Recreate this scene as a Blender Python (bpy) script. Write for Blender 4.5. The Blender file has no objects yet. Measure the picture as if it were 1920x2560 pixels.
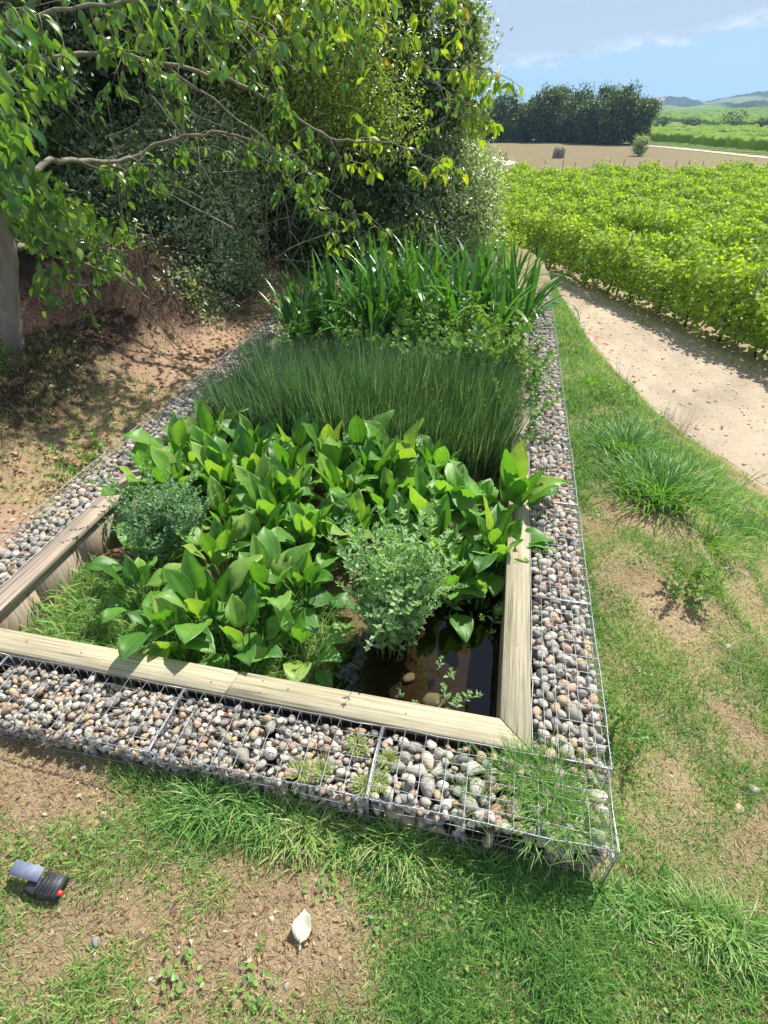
import bpy, math, random
import numpy as np
from math import radians, sin, cos, pi, tan, atan2
rnd = random.Random(7)
R = np.random.default_rng(11)
SC = bpy.context.scene
COL = SC.collection

# ------------------------------------------------------------------ camera, light, exposure
cd = bpy.data.cameras.new("camera"); cam = bpy.data.objects.new("camera", cd); COL.objects.link(cam)
cd.sensor_fit = 'VERTICAL'; cd.sensor_height = 36.0; cd.lens = 36.0*1370/2560
cd.clip_start = 0.05; cd.clip_end = 6000
cam.location = (-0.383, -1.49, 2.4)
cam.rotation_euler = (radians(90-36.51), 0, radians(11.8))
SC.camera = cam

SUN_EL = radians(55); SUN_DIR = (0.47, 0.88)            # horizontal direction towards the sun
sl = bpy.data.lights.new("sun", 'SUN'); sl.energy = 5.0; sl.angle = radians(0.55); sl.color = (1.0, 0.955, 0.88)
sun = bpy.data.objects.new("sun", sl); COL.objects.link(sun)
az = atan2(SUN_DIR[0], SUN_DIR[1])                        # clockwise from +Y
sun.rotation_euler = (radians(90)-SUN_EL, 0, pi-az)
sun.location = (5, 12, 15)

W = bpy.data.worlds.new("World"); SC.world = W; W.use_nodes = True
wn = W.node_tree; wn.nodes.clear()
def N(t, typ, **kw):
    n = t.nodes.new(typ)
    for k, v in kw.items():
        if k.startswith('i_'):
            key = k[2:]; key = int(key) if key.isdigit() else key
            n.inputs[key].default_value = v
        else: setattr(n, k, v)
    return n
def LK(t, a, b): t.links.new(a, b)
def MA(t, op, a, b=None, clamp=False):
    m = N(t, 'ShaderNodeMath', operation=op); m.use_clamp = clamp
    for i, x in enumerate((a, b)):
        if x is None: continue
        if isinstance(x, (int, float)): m.inputs[i].default_value = x
        else: LK(t, x, m.inputs[i])
    return m.outputs[0]
def MIX(t, fac, a, b, mode='MIX'):
    m = N(t, 'ShaderNodeMix', data_type='RGBA', blend_type=mode)
    for s, x in ((m.inputs[0], fac), (m.inputs[6], a), (m.inputs[7], b)):
        if isinstance(x, (int, float)): s.default_value = x
        elif isinstance(x, tuple): s.default_value = (*x, 1) if len(x) == 3 else x
        else: LK(t, x, s)
    return m.outputs[2]
sky = N(wn, 'ShaderNodeTexSky', sky_type='NISHITA'); sky.sun_disc = False
sky.sun_elevation = SUN_EL; sky.sun_rotation = az; sky.altitude = 50; sky.air_density = 1.0; sky.dust_density = 0.0; sky.ozone_density = 2.5
tc = N(wn, 'ShaderNodeTexCoord')
def wdot(nv):
    d = N(wn, 'ShaderNodeVectorMath', operation='DOT_PRODUCT'); LK(wn, tc.outputs['Generated'], d.inputs[0]); d.inputs[1].default_value = nv
    return d.outputs['Value']
CL_N = (-0.1275, -0.0425, 0.9909)                        # the lower edge of the cloud sheet
map1 = N(wn, 'ShaderNodeMapping'); LK(wn, tc.outputs['Generated'], map1.inputs[0]); map1.inputs['Scale'].default_value = (1, 1, 2.5)
no1 = N(wn, 'ShaderNodeTexNoise', i_Scale=7.0, i_Detail=8.0, i_Roughness=0.62); LK(wn, map1.outputs[0], no1.inputs['Vector'])
no2 = N(wn, 'ShaderNodeTexNoise', i_Scale=26.0, i_Detail=6.0, i_Roughness=0.6); LK(wn, map1.outputs[0], no2.inputs['Vector'])
dist = MA(wn, 'ADD', wdot(CL_N), MA(wn, 'MULTIPLY', MA(wn, 'SUBTRACT', no1.outputs[0], 0.5), 0.05))
dist = MA(wn, 'ADD', dist, MA(wn, 'MULTIPLY', MA(wn, 'SUBTRACT', no2.outputs[0], 0.5), 0.022))
sheet = N(wn, 'ShaderNodeMapRange', i_1=-0.004, i_2=0.008, interpolation_type='SMOOTHSTEP'); LK(wn, dist, sheet.inputs[0])
edge = N(wn, 'ShaderNodeMapRange', i_1=0.006, i_2=0.024, i_3=1.0, i_4=0.0, interpolation_type='SMOOTHSTEP'); LK(wn, dist, edge.inputs[0])
puff = N(wn, 'ShaderNodeMapRange', i_1=0.38, i_2=0.62); LK(wn, no2.outputs[0], puff.inputs[0])
bright = MA(wn, 'MULTIPLY', edge.outputs[0], puff.outputs[0])
ccol = MIX(wn, sheet.outputs[0], (0.27, 0.42, 0.57), MIX(wn, bright, (0.34, 0.395, 0.50), (0.56, 0.60, 0.66)))
bg1 = N(wn, 'ShaderNodeBackground'); LK(wn, sky.outputs[0], bg1.inputs[0]); bg1.inputs[1].default_value = 0.10
bg2 = N(wn, 'ShaderNodeBackground'); LK(wn, ccol, bg2.inputs[0]); bg2.inputs[1].default_value = 1.0
cover = MA(wn, 'ADD', MA(wn, 'MULTIPLY', sheet.outputs[0], 0.05), 0.85)
ms = N(wn, 'ShaderNodeMixShader'); LK(wn, cover, ms.inputs[0]); LK(wn, bg1.outputs[0], ms.inputs[1]); LK(wn, bg2.outputs[0], ms.inputs[2])
wo = N(wn, 'ShaderNodeOutputWorld'); LK(wn, ms.outputs[0], wo.inputs[0])
vs = SC.view_settings; SC.display_settings.display_device = 'sRGB'
vs.view_transform = 'Standard'; vs.look = 'None'; vs.gamma = 1; vs.use_curve_mapping = False; vs.exposure = 0.64

# ------------------------------------------------------------------ helpers
def mesh(name, V, faces, mat=None, tint=None, smooth=False, col=None):
    me = bpy.data.meshes.new(name)
    V = np.asarray(V, np.float32)
    faces = [np.asarray(f, np.int32) for f in (faces if isinstance(faces, list) else [faces]) if len(f)]
    me.vertices.add(len(V)); me.vertices.foreach_set('co', V.ravel())
    nl = sum(f.size for f in faces); npoly = sum(len(f) for f in faces)
    me.loops.add(nl); me.polygons.add(npoly)
    me.loops.foreach_set('vertex_index', np.concatenate([f.ravel() for f in faces]))
    tot = np.concatenate([np.full(len(f), f.shape[1], np.int32) for f in faces])
    st = np.concatenate([[0], np.cumsum(tot)[:-1]]).astype(np.int32)
    me.polygons.foreach_set('loop_start', st)
    try: me.polygons.foreach_set('loop_total', tot)
    except Exception: pass
    if smooth: me.polygons.foreach_set('use_smooth', np.ones(npoly, bool))
    if tint is not None:
        a = me.attributes.new('tint', 'FLOAT', 'POINT'); a.data.foreach_set('value', np.asarray(tint, np.float32))
    if col is not None:
        a = me.attributes.new('gcol', 'FLOAT_COLOR', 'POINT'); a.data.foreach_set('color', np.asarray(col, np.float32).ravel())
    me.update(calc_edges=True)
    if mat: me.materials.append(mat)
    return me
def link(name, me, parent=None, loc=None, rot=None, scale=None):
    o = bpy.data.objects.new(name, me); COL.objects.link(o)
    if parent: o.parent = parent
    if loc is not None: o.location = loc
    if rot is not None: o.rotation_euler = rot
    if scale is not None: o.scale = scale if hasattr(scale, '__len__') else (scale,)*3
    return o
def tag(o, label=None, cat=None, group=None, kind=None):
    if label: o['label'] = label
    if cat: o['category'] = cat
    if group: o['group'] = group
    if kind: o['kind'] = kind
    return o
def thing(name, label, cat, loc=(0, 0, 0), rz=0, group=None):
    return tag(link(name, None, None, loc, (0, 0, rz)), label, cat, group)
def copy_tree(o, parent=None):
    c = o.copy(); COL.objects.link(c); c.parent = parent
    for ch in list(o.children): copy_tree(ch, c)
    return c
class MB:
    """collects pieces of one mesh"""
    def __init__(s): s.V = []; s.F = {3: [], 4: []}; s.T = []; s.n = 0
    def add(s, V, F, tint=0.5):
        V = np.asarray(V, float); 
        for f in (F if isinstance(F, list) and not isinstance(F[0], tuple) else [F]):
            f = np.asarray(f)
            if len(f): s.F[f.shape[1]].append(f+s.n)
        s.V.append(V); s.T.append(np.full(len(V), tint) if np.isscalar(tint) else tint); s.n += len(V)
    def box(s, lo, hi, tint=0.5):
        x0, y0, z0 = lo; x1, y1, z1 = hi
        V = [(x0,y0,z0),(x1,y0,z0),(x1,y1,z0),(x0,y1,z0),(x0,y0,z1),(x1,y0,z1),(x1,y1,z1),(x0,y1,z1)]
        s.add(V, [(0,3,2,1),(4,5,6,7),(0,1,5,4),(1,2,6,5),(2,3,7,6),(3,0,4,7)], tint)
    def tube(s, P, rad, k=5, tint=0.5, cap=True):
        P = np.asarray(P, float); n = len(P); rad = np.broadcast_to(rad, (n,))
        T = np.gradient(P, axis=0); T /= np.linalg.norm(T, axis=1)[:, None]+1e-9
        up = np.array([0.31, 0.17, 0.93]); A = np.cross(T, up)
        bad = np.linalg.norm(A, axis=1) < 1e-3; A[bad] = (1, 0, 0)
        A /= np.linalg.norm(A, axis=1)[:, None]; B = np.cross(T, A)
        th = np.arange(k)*2*pi/k
        V = P[:, None]+rad[:, None, None]*(np.cos(th)[None, :, None]*A[:, None]+np.sin(th)[None, :, None]*B[:, None])
        i = np.arange(n-1)[:, None]*k; j = np.arange(k)[None]; j2 = (j+1) % k
        F = np.stack([i+j, i+j2, i+k+j2, i+k+j], -1).reshape(-1, 4)
        VV = V.reshape(-1, 3); FF = [F]
        if cap:
            VV = np.vstack([VV, P[-1]]); c = n*k; FF.append(np.stack([(n-1)*k+np.arange(k), (n-1)*k+(np.arange(k)+1) % k, np.full(k, c)], -1))
        s.add(VV, FF, tint)
    def me(s, name, mat, smooth=False):
        F = [np.concatenate(s.F[k]) for k in (3, 4) if s.F[k]]
        return mesh(name, np.concatenate(s.V), F, mat, np.concatenate(s.T), smooth)
    def obj(s, name, mat, parent=None, smooth=False, **kw): return link(name, s.me(name, mat, smooth), parent, **kw)

def frames(d, n):
    """rotation matrices with y = d and z close to n"""
    d = d/(np.linalg.norm(d, axis=1)[:, None]+1e-9)
    x = np.cross(d, n); x /= np.linalg.norm(x, axis=1)[:, None]+1e-9
    z = np.cross(x, d)
    return np.stack([x, d, z], -1)
def scatter(Vt, Ft, M, pos, sc):
    """instances of a template, joined: returns V, F"""
    Vt = np.asarray(Vt, float); n = len(pos); sc = np.asarray(sc, float)
    if sc.ndim == 1: sc = sc[:, None]*np.ones(3)
    P = Vt[None]*sc[:, None, :]
    V = np.einsum('nij,nkj->nki', M, P)+pos[:, None]
    off = (np.arange(n)*len(Vt))
    Fs = [(np.asarray(f)[None]+off[:, None, None]).reshape(-1, np.asarray(f).shape[1]) for f in (Ft if isinstance(Ft, list) else [Ft])]
    return V.reshape(-1, 3), Fs
LEAF_V = np.array([(0,0,0),(0.24,0.42,0.07),(0,1,-0.12),(-0.24,0.42,0.07)]); LEAF_F = [np.array([(0,1,2),(0,2,3)])]
BROAD_V = np.array([(0,0,0),(0.34,0.10,0.05),(0.46,0.55,0.02),(0,1,-0.14),(-0.46,0.55,0.02),(-0.34,0.10,0.05)]); BROAD_F = [np.array([(0,1,2),(0,2,3),(0,3,4),(0,4,5)])]
def unit(v): return v/(np.linalg.norm(v, axis=-1, keepdims=True)+1e-9)
def vnoise(P, f, seed=0):
    """cheap smooth noise in about -1..1 from sums of sines"""
    r = np.random.default_rng(seed); P = np.asarray(P, float)*f; s = 0
    for k in range(6):
        w = unit(r.normal(size=P.shape[-1]))*(1+0.45*k); s = s+np.sin(P@w+r.uniform(0, 6.28)+1.7*np.sin(P@np.roll(w, 1)*0.7+r.uniform(0, 6)))/(1+0.35*k)
    return s/2.6
def sstep(a, b, x):
    t = np.clip((x-a)/(b-a), 0, 1); return t*t*(3-2*t)

# ------------------------------------------------------------------ materials
def newmat(name):
    m = bpy.data.materials.new(name); m.use_nodes = True; t = m.node_tree; t.nodes.clear()
    return m, t, N(t, 'ShaderNodeOutputMaterial')
def ramp(t, fac, stops, interp='LINEAR'):
    r = N(t, 'ShaderNodeValToRGB'); cr = r.color_ramp; cr.interpolation = interp
    while len(cr.elements) < len(stops): cr.elements.new(0.5)
    for e, (p, c) in zip(cr.elements, stops): e.position = p; e.color = (*c, 1)
    LK(t, fac, r.inputs[0]); return r.outputs[0]
def rand_fac(t):
    a = N(t, 'ShaderNodeAttribute', attribute_name='tint'); oi = N(t, 'ShaderNodeObjectInfo')
    return MA(t, 'PINGPONG', MA(t, 'ADD', a.outputs['Fac'], oi.outputs['Random']), 1.0)
def leafmat(name, stops, trans=0.35, rough=0.42, tcol=(1.25, 1.35, 0.35), veins=False, spec=0.5, objrand=True, spots=False):
    m, t, out = newmat(name)
    if objrand: f = rand_fac(t)
    else:
        a = N(t, 'ShaderNodeAttribute', attribute_name='tint'); f = a.outputs['Fac']
    c = ramp(t, f, stops)
    tcn = N(t, 'ShaderNodeTexCoord')
    no = N(t, 'ShaderNodeTexNoise', i_Scale=22.0, i_Detail=3.0); LK(t, tcn.outputs['Object'], no.inputs['Vector'])
    v = MA(t, 'ADD', MA(t, 'MULTIPLY', no.outputs[0], 0.6), 0.7)
    hs = N(t, 'ShaderNodeHueSaturation'); LK(t, c, hs.inputs['Color']); LK(t, v, hs.inputs['Value']); c = hs.outputs[0]
    if spots:
        n3 = N(t, 'ShaderNodeTexNoise', i_Scale=17.0, i_Detail=4.0, i_Roughness=0.7); n3.noise_dimensions = '4D'; LK(t, tcn.outputs['Object'], n3.inputs['Vector']); LK(t, MA(t, 'MULTIPLY', N(t, 'ShaderNodeObjectInfo').outputs['Random'], 40.0), n3.inputs['W'])
        sp_ = N(t, 'ShaderNodeMapRange', i_1=0.60, i_2=0.68); LK(t, n3.outputs[0], sp_.inputs[0]); c = MIX(t, MA(t, 'MULTIPLY', sp_.outputs[0], 0.6), c, (0.30, 0.27, 0.07))
    p = N(t, 'ShaderNodeBsdfPrincipled', i_Roughness=rough); LK(t, c, p.inputs['Base Color']); p.inputs['Specular IOR Level'].default_value = spec
    tr = N(t, 'ShaderNodeBsdfTranslucent'); LK(t, MIX(t, 1.0, c, tcol, 'MULTIPLY'), tr.inputs[0])
    mx = N(t, 'ShaderNodeMixShader'); mx.inputs[0].default_value = trans
    LK(t, p.outputs[0], mx.inputs[1]); LK(t, tr.outputs[0], mx.inputs[2]); LK(t, mx.outputs[0], out.inputs[0])
    return m
def mat_simple(name, col, rough=0.6, metal=0, nscale=0, namp=0.3, bump=0, spec=0.5, stretch=(1, 1, 1)):
    m, t, out = newmat(name); p = N(t, 'ShaderNodeBsdfPrincipled', i_Roughness=rough, i_Metallic=metal); p.inputs['Specular IOR Level'].default_value = spec
    p.inputs['Base Color'].default_value = (*col, 1)
    if nscale:
        tcn = N(t, 'ShaderNodeTexCoord'); mp = N(t, 'ShaderNodeMapping'); mp.inputs['Scale'].default_value = stretch; LK(t, tcn.outputs['Object'], mp.inputs[0])
        no = N(t, 'ShaderNodeTexNoise', i_Scale=nscale, i_Detail=6.0, i_Roughness=0.65); LK(t, mp.outputs[0], no.inputs['Vector'])
        hs = N(t, 'ShaderNodeHueSaturation'); hs.inputs['Color'].default_value = (*col, 1)
        LK(t, MA(t, 'ADD', MA(t, 'MULTIPLY', MA(t, 'SUBTRACT', no.outputs[0], 0.5), namp*4), 1.0), hs.inputs['Value']); LK(t, hs.outputs[0], p.inputs['Base Color'])
        if bump:
            b = N(t, 'ShaderNodeBump', i_Strength=bump, i_Distance=0.02); LK(t, no.outputs[0], b.inputs['Height']); LK(t, b.outputs[0], p.inputs['Normal'])
    LK(t, p.outputs[0], out.inputs[0]); return m
M = {}
M['plantain'] = leafmat('plantain_leaf', [(0, (0.05,0.16,0.03)), (0.45, (0.14,0.33,0.055)), (0.9, (0.25,0.46,0.10)), (1, (0.36,0.46,0.10))], 0.45, 0.45, spots=True)
M['mint'] = leafmat('mint_leaf', [(0, (0.20,0.36,0.15)), (0.6, (0.30,0.48,0.22)), (1, (0.44,0.60,0.34))], 0.45, 0.5, spec=0.35)
M['mintblue'] = leafmat('bluish_leaf', [(0, (0.11,0.24,0.11)), (1, (0.24,0.40,0.22))], 0.35, 0.5, spec=0.35)
M['herb'] = leafmat('herb_leaf', [(0, (0.08,0.20,0.05)), (0.6, (0.14,0.29,0.07)), (1, (0.26,0.38,0.08))], 0.35, 0.45)
M['rush'] = leafmat('rush_stem', [(0, (0.018,0.06,0.022)), (0.5, (0.065,0.165,0.065)), (0.85, (0.19,0.33,0.18)), (1, (0.55,0.58,0.42))], 0.28, 0.34, objrand=False)
M['iris'] = leafmat('iris_blade', [(0, (0.05,0.15,0.03)), (0.7, (0.09,0.24,0.045)), (1, (0.15,0.31,0.07))], 0.38, 0.34)
M['grass'] = leafmat('grass_blade', [(0, (0.08,0.21,0.045)), (0.40, (0.19,0.38,0.085)), (0.70, (0.33,0.48,0.13)), (0.86, (0.47,0.46,0.22)), (1, (0.60,0.52,0.32))], 0.40, 0.5, objrand=False)
M['straw'] = leafmat('dry_straw', [(0, (0.14,0.09,0.05)), (0.5, (0.32,0.22,0.12)), (1, (0.50,0.40,0.26))], 0.15, 0.7, tcol=(1, 1, 1), objrand=False)
M['root'] = leafmat('dry_roots', [(0, (0.025,0.016,0.013)), (0.7, (0.06,0.038,0.028)), (1, (0.17,0.11,0.075))], 0.1, 0.8, tcol=(1, 1, 1), objrand=False)  # real roots, coloured darker to carry the shade on the left bank
M['litter'] = leafmat('leaf_litter', [(0, (0.12,0.055,0.03)), (0.4, (0.28,0.14,0.07)), (0.8, (0.42,0.28,0.17)), (1, (0.55,0.46,0.34))], 0.15, 0.65, tcol=(1, 1, 1), objrand=False)
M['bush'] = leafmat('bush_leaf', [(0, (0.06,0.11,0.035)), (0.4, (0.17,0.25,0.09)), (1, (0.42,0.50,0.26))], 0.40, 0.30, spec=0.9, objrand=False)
M['bushpale'] = leafmat('pale_bush_leaf', [(0, (0.14,0.20,0.10)), (0.4, (0.33,0.41,0.24)), (1, (0.60,0.66,0.50))], 0.42, 0.33, spec=0.9, objrand=False)
M['treeleaf'] = leafmat('tree_leaf', [(0, (0.05,0.15,0.06)), (0.5, (0.12,0.25,0.07)), (1, (0.26,0.40,0.09))], 0.42, 0.3, spec=0.6)
M['yellowleaf'] = leafmat('yellow_green_leaf', [(0, (0.15,0.27,0.04)), (0.8, (0.30,0.42,0.055)), (0.97, (0.46,0.48,0.06)), (1, (0.6,0.38,0.05))], 0.5, 0.35)
M['lightleaf'] = leafmat('light_leaf', [(0, (0.08,0.14,0.04)), (0.5, (0.24,0.33,0.07)), (1, (0.46,0.52,0.14))], 0.45, 0.35, spec=0.7, objrand=False)
M['oak'] = leafmat('oak_leaf', [(0, (0.04,0.075,0.022)), (0.5, (0.10,0.16,0.04)), (1, (0.22,0.29,0.08))], 0.22, 0.5, objrand=False)
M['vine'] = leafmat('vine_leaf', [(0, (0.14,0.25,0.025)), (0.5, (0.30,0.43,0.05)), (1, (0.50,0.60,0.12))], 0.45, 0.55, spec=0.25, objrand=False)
M['farvine'] = leafmat('far_vine_leaf', [(0, (0.11,0.20,0.03)), (0.5, (0.17,0.28,0.04)), (1, (0.26,0.36,0.06))], 0.2, 0.85, spec=0.08, objrand=False)
M['bark'] = mat_simple('bark', (0.23,0.19,0.15), 0.85, nscale=14, namp=0.35, bump=0.7, stretch=(1, 1, 0.3))
M['branch'] = mat_simple('branch_bark', (0.22,0.20,0.14), 0.85, nscale=16, namp=0.5, bump=0.6)
M['vinebark'] = mat_simple('vine_bark', (0.07,0.05,0.035), 0.9, nscale=30, bump=0.4)
M['post'] = mat_simple('grey_post_wood', (0.30,0.26,0.21), 0.8, nscale=30, bump=0.2)
M['stem'] = mat_simple('green_stem', (0.13,0.20,0.07), 0.6)
M['wire'] = mat_simple('galvanised_wire', (0.34,0.35,0.37), 0.5, 0.65, nscale=60, namp=0.12)
M['black'] = mat_simple('black_plastic', (0.035,0.038,0.042), 0.5, nscale=40, namp=0.35)
M['bluegrey'] = mat_simple('blue_grey_plastic', (0.17,0.20,0.27), 0.6, nscale=25, namp=0.3)
M['red'] = mat_simple('red_plastic', (0.65,0.02,0.015), 0.35)
M['poppy'] = leafmat('red_petal', [(0, (0.55,0.08,0.03)), (1, (0.75,0.16,0.06))], 0.4, 0.6, tcol=(1, 0.6, 0.4))
M['algae'] = mat_simple('green_scum', (0.22,0.42,0.28), 0.6, nscale=60, namp=0.4, bump=0.5)
M['paleleaf'] = leafmat('bleached_leaf', [(0, (0.62,0.64,0.48)), (.6, (.5,.52,.36)), (1, (0.70,0.72,0.58))], 0.2, 0.6, tcol=(1, 1, 0.9))
M['wall'] = mat_simple('white_render', (0.75,0.73,0.68), 0.8, nscale=2, namp=0.05)
M['tile'] = mat_simple('roof_tile', (0.35,0.16,0.10), 0.8, nscale=2, namp=0.1)

def mat_stone():
    m, t, out = newmat('river_pebble'); f = rand_fac(t)
    c = ramp(t, f, [(0.0, (0.33,0.305,0.265)), (0.14, (0.42,0.39,0.335)), (0.28, (0.25,0.24,0.225)), (0.38, (0.47,0.43,0.36)), (0.52, (0.42,0.33,0.22)),
                    (0.64, (0.42,0.30,0.23)), (0.74, (0.30,0.29,0.225)), (0.84, (0.52,0.485,0.43)), (0.94, (0.36,0.23,0.15)), (0.975, (0.44,0.36,0.20))], 'CONSTANT')
    tcn = N(t, 'ShaderNodeTexCoord'); g = N(t, 'ShaderNodeAttribute', attribute_name='tint')
    no = N(t, 'ShaderNodeTexNoise', i_Scale=2.4, i_Detail=6.0, i_Roughness=0.6); no.noise_dimensions = '4D'; LK(t, tcn.outputs['Object'], no.inputs['Vector']); LK(t, MA(t, 'MULTIPLY', f, 30.0), no.inputs['W'])
    fine = N(t, 'ShaderNodeTexNoise', i_Scale=160.0, i_Detail=3.0); geo = N(t, 'ShaderNodeNewGeometry'); LK(t, geo.outputs['Position'], fine.inputs['Vector'])
    v = MA(t, 'ADD', MA(t, 'MULTIPLY', no.outputs[0], 0.7), MA(t, 'MULTIPLY', fine.outputs[0], 0.45))
    hs = N(t, 'ShaderNodeHueSaturation'); LK(t, c, hs.inputs['Color']); LK(t, MA(t, 'ADD', v, 0.45), hs.inputs['Value'])
    p = N(t, 'ShaderNodeBsdfPrincipled', i_Roughness=0.85); LK(t, hs.outputs[0], p.inputs['Base Color']); p.inputs['Specular IOR Level'].default_value = 0.2
    b = N(t, 'ShaderNodeBump', i_Strength=0.35, i_Distance=0.004); LK(t, fine.outputs[0], b.inputs['Height']); LK(t, b.outputs[0], p.inputs['Normal'])
    LK(t, p.outputs[0], out.inputs[0]); return m
M['stone'] = mat_stone()

def mat_ground():
    m, t, out = newmat('ground_soil'); a = N(t, 'ShaderNodeAttribute', attribute_name='gcol'); geo = N(t, 'ShaderNodeNewGeometry')
    def no(s, d=6.0): 
        n = N(t, 'ShaderNodeTexNoise', i_Scale=s, i_Detail=d, i_Roughness=0.65); LK(t, geo.outputs['Position'], n.inputs['Vector']); return n.outputs[0]
    n1, n2, n3 = no(1.3), no(14.0), no(90.0, 4.0)
    v = MA(t, 'ADD', MA(t, 'MULTIPLY', n1, 0.35), MA(t, 'ADD', MA(t, 'MULTIPLY', n2, 0.5), MA(t, 'MULTIPLY', n3, 0.75)))
    hs = N(t, 'ShaderNodeHueSaturation'); LK(t, a.outputs['Color'], hs.inputs['Color']); LK(t, MA(t, 'ADD', v, 0.2), hs.inputs['Value'])
    p = N(t, 'ShaderNodeBsdfPrincipled', i_Roughness=0.92); p.inputs['Specular IOR Level'].default_value = 0.15; LK(t, hs.outputs[0], p.inputs['Base Color'])
    b = N(t, 'ShaderNodeBump', i_Strength=0.8, i_Distance=0.02); LK(t, MA(t, 'ADD', n2, MA(t, 'MULTIPLY', n3, 0.5)), b.inputs['Height']); LK(t, b.outputs[0], p.inputs['Normal'])
    LK(t, p.outputs[0], out.inputs[0]); return m
M['ground'] = mat_ground()

def mat_wood(name, c0, c1, axis):
    m, t, out = newmat(name); tcn = N(t, 'ShaderNodeTexCoord'); oi = N(t, 'ShaderNodeObjectInfo')
    mp = N(t, 'ShaderNodeMapping'); mp.inputs['Scale'].default_value = (1.3, 70, 70) if axis == 0 else ((70, 1.3, 70) if axis == 1 else (70, 70, 1.3)); LK(t, tcn.outputs['Object'], mp.inputs[0])
    ad = N(t, 'ShaderNodeVectorMath', operation='ADD'); LK(t, mp.outputs[0], ad.inputs[0]); cx = N(t, 'ShaderNodeCombineXYZ')
    for i in range(3): LK(t, MA(t, 'MULTIPLY', oi.outputs['Random'], 37.0+i*11), cx.inputs[i])
    LK(t, cx.outputs[0], ad.inputs[1])
    no = N(t, 'ShaderNodeTexNoise', i_Scale=1.3, i_Detail=5.0, i_Roughness=0.7, i_Distortion=0.25); LK(t, ad.outputs[0], no.inputs['Vector'])
    n2 = N(t, 'ShaderNodeTexNoise', i_Scale=3.0, i_Detail=4.0); LK(t, tcn.outputs['Object'], n2.inputs['Vector'])
    c = ramp(t, no.outputs[0], [(0.36, tuple(x*0.38 for x in c0)), (0.43, tuple(x*.72 for x in c0)), (0.50, c0), (0.62, c1)])
    st = N(t, 'ShaderNodeMapRange', i_1=0.40, i_2=0.68); LK(t, n2.outputs[0], st.inputs[0]); c = MIX(t, MA(t, 'MULTIPLY', st.outputs[0], 0.65), c, tuple(x*0.72+.03 for x in c0))
    vo = N(t, 'ShaderNodeTexVoronoi', i_Scale=4.2); LK(t, tcn.outputs['Object'], vo.inputs['Vector'])
    kn = N(t, 'ShaderNodeMapRange', i_1=0.025, i_2=0.05, i_3=1.0, i_4=0.0); LK(t, vo.outputs['Distance'], kn.inputs[0])
    c = MIX(t, MA(t, 'MULTIPLY', kn.outputs[0], 0.7), c, (0.10, 0.06, 0.035))
    p = N(t, 'ShaderNodeBsdfPrincipled', i_Roughness=0.75); LK(t, c, p.inputs['Base Color']); p.inputs['Specular IOR Level'].default_value = 0.25
    b = N(t, 'ShaderNodeBump', i_Strength=0.45, i_Distance=0.004); LK(t, no.outputs[0], b.inputs['Height']); LK(t, b.outputs[0], p.inputs['Normal'])
    LK(t, p.outputs[0], out.inputs[0]); return m
WG0, WG1 = (0.42,0.37,0.245), (0.54,0.485,0.33)
WP0, WP1 = (0.38,0.30,0.225), (0.50,0.41,0.32)
M['woodx'] = mat_wood('pine_plank', WG0, WG1, 0); M['woody'] = mat_wood('pine_plank_long', WG0, WG1, 1)
M['woodpy'] = mat_wood('pinkish_pine_plank', WP0, WP1, 1); M['woodz'] = mat_wood('pine_board', WP0, WP1, 2)

def mat_water():
    m, t, out = newmat('pond_water'); geo = N(t, 'ShaderNodeNewGeometry')
    no = N(t, 'ShaderNodeTexNoise', i_Scale=9.0, i_Detail=2.0); LK(t, geo.outputs['Position'], no.inputs['Vector'])
    b = N(t, 'ShaderNodeBump', i_Strength=0.12, i_Distance=0.01); LK(t, no.outputs[0], b.inputs['Height'])
    tr = N(t, 'ShaderNodeBsdfTransparent'); tr.inputs[0].default_value = (0.50, 0.46, 0.36, 1)
    gl = N(t, 'ShaderNodeBsdfGlossy', i_Roughness=0.03); gl.inputs[0].default_value = (0.9, 0.9, 1, 1); LK(t, b.outputs[0], gl.inputs['Normal'])
    fr = N(t, 'ShaderNodeFresnel', i_IOR=1.33); LK(t, b.outputs[0], fr.inputs['Normal'])
    mx = N(t, 'ShaderNodeMixShader'); LK(t, MA(t, 'MULTIPLY', fr.outputs[0], 1.5, True), mx.inputs[0]); LK(t, tr.outputs[0], mx.inputs[1]); LK(t, gl.outputs[0], mx.inputs[2]); LK(t, mx.outputs[0], out.inputs[0])
    return m
M['water'] = mat_water()

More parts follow.
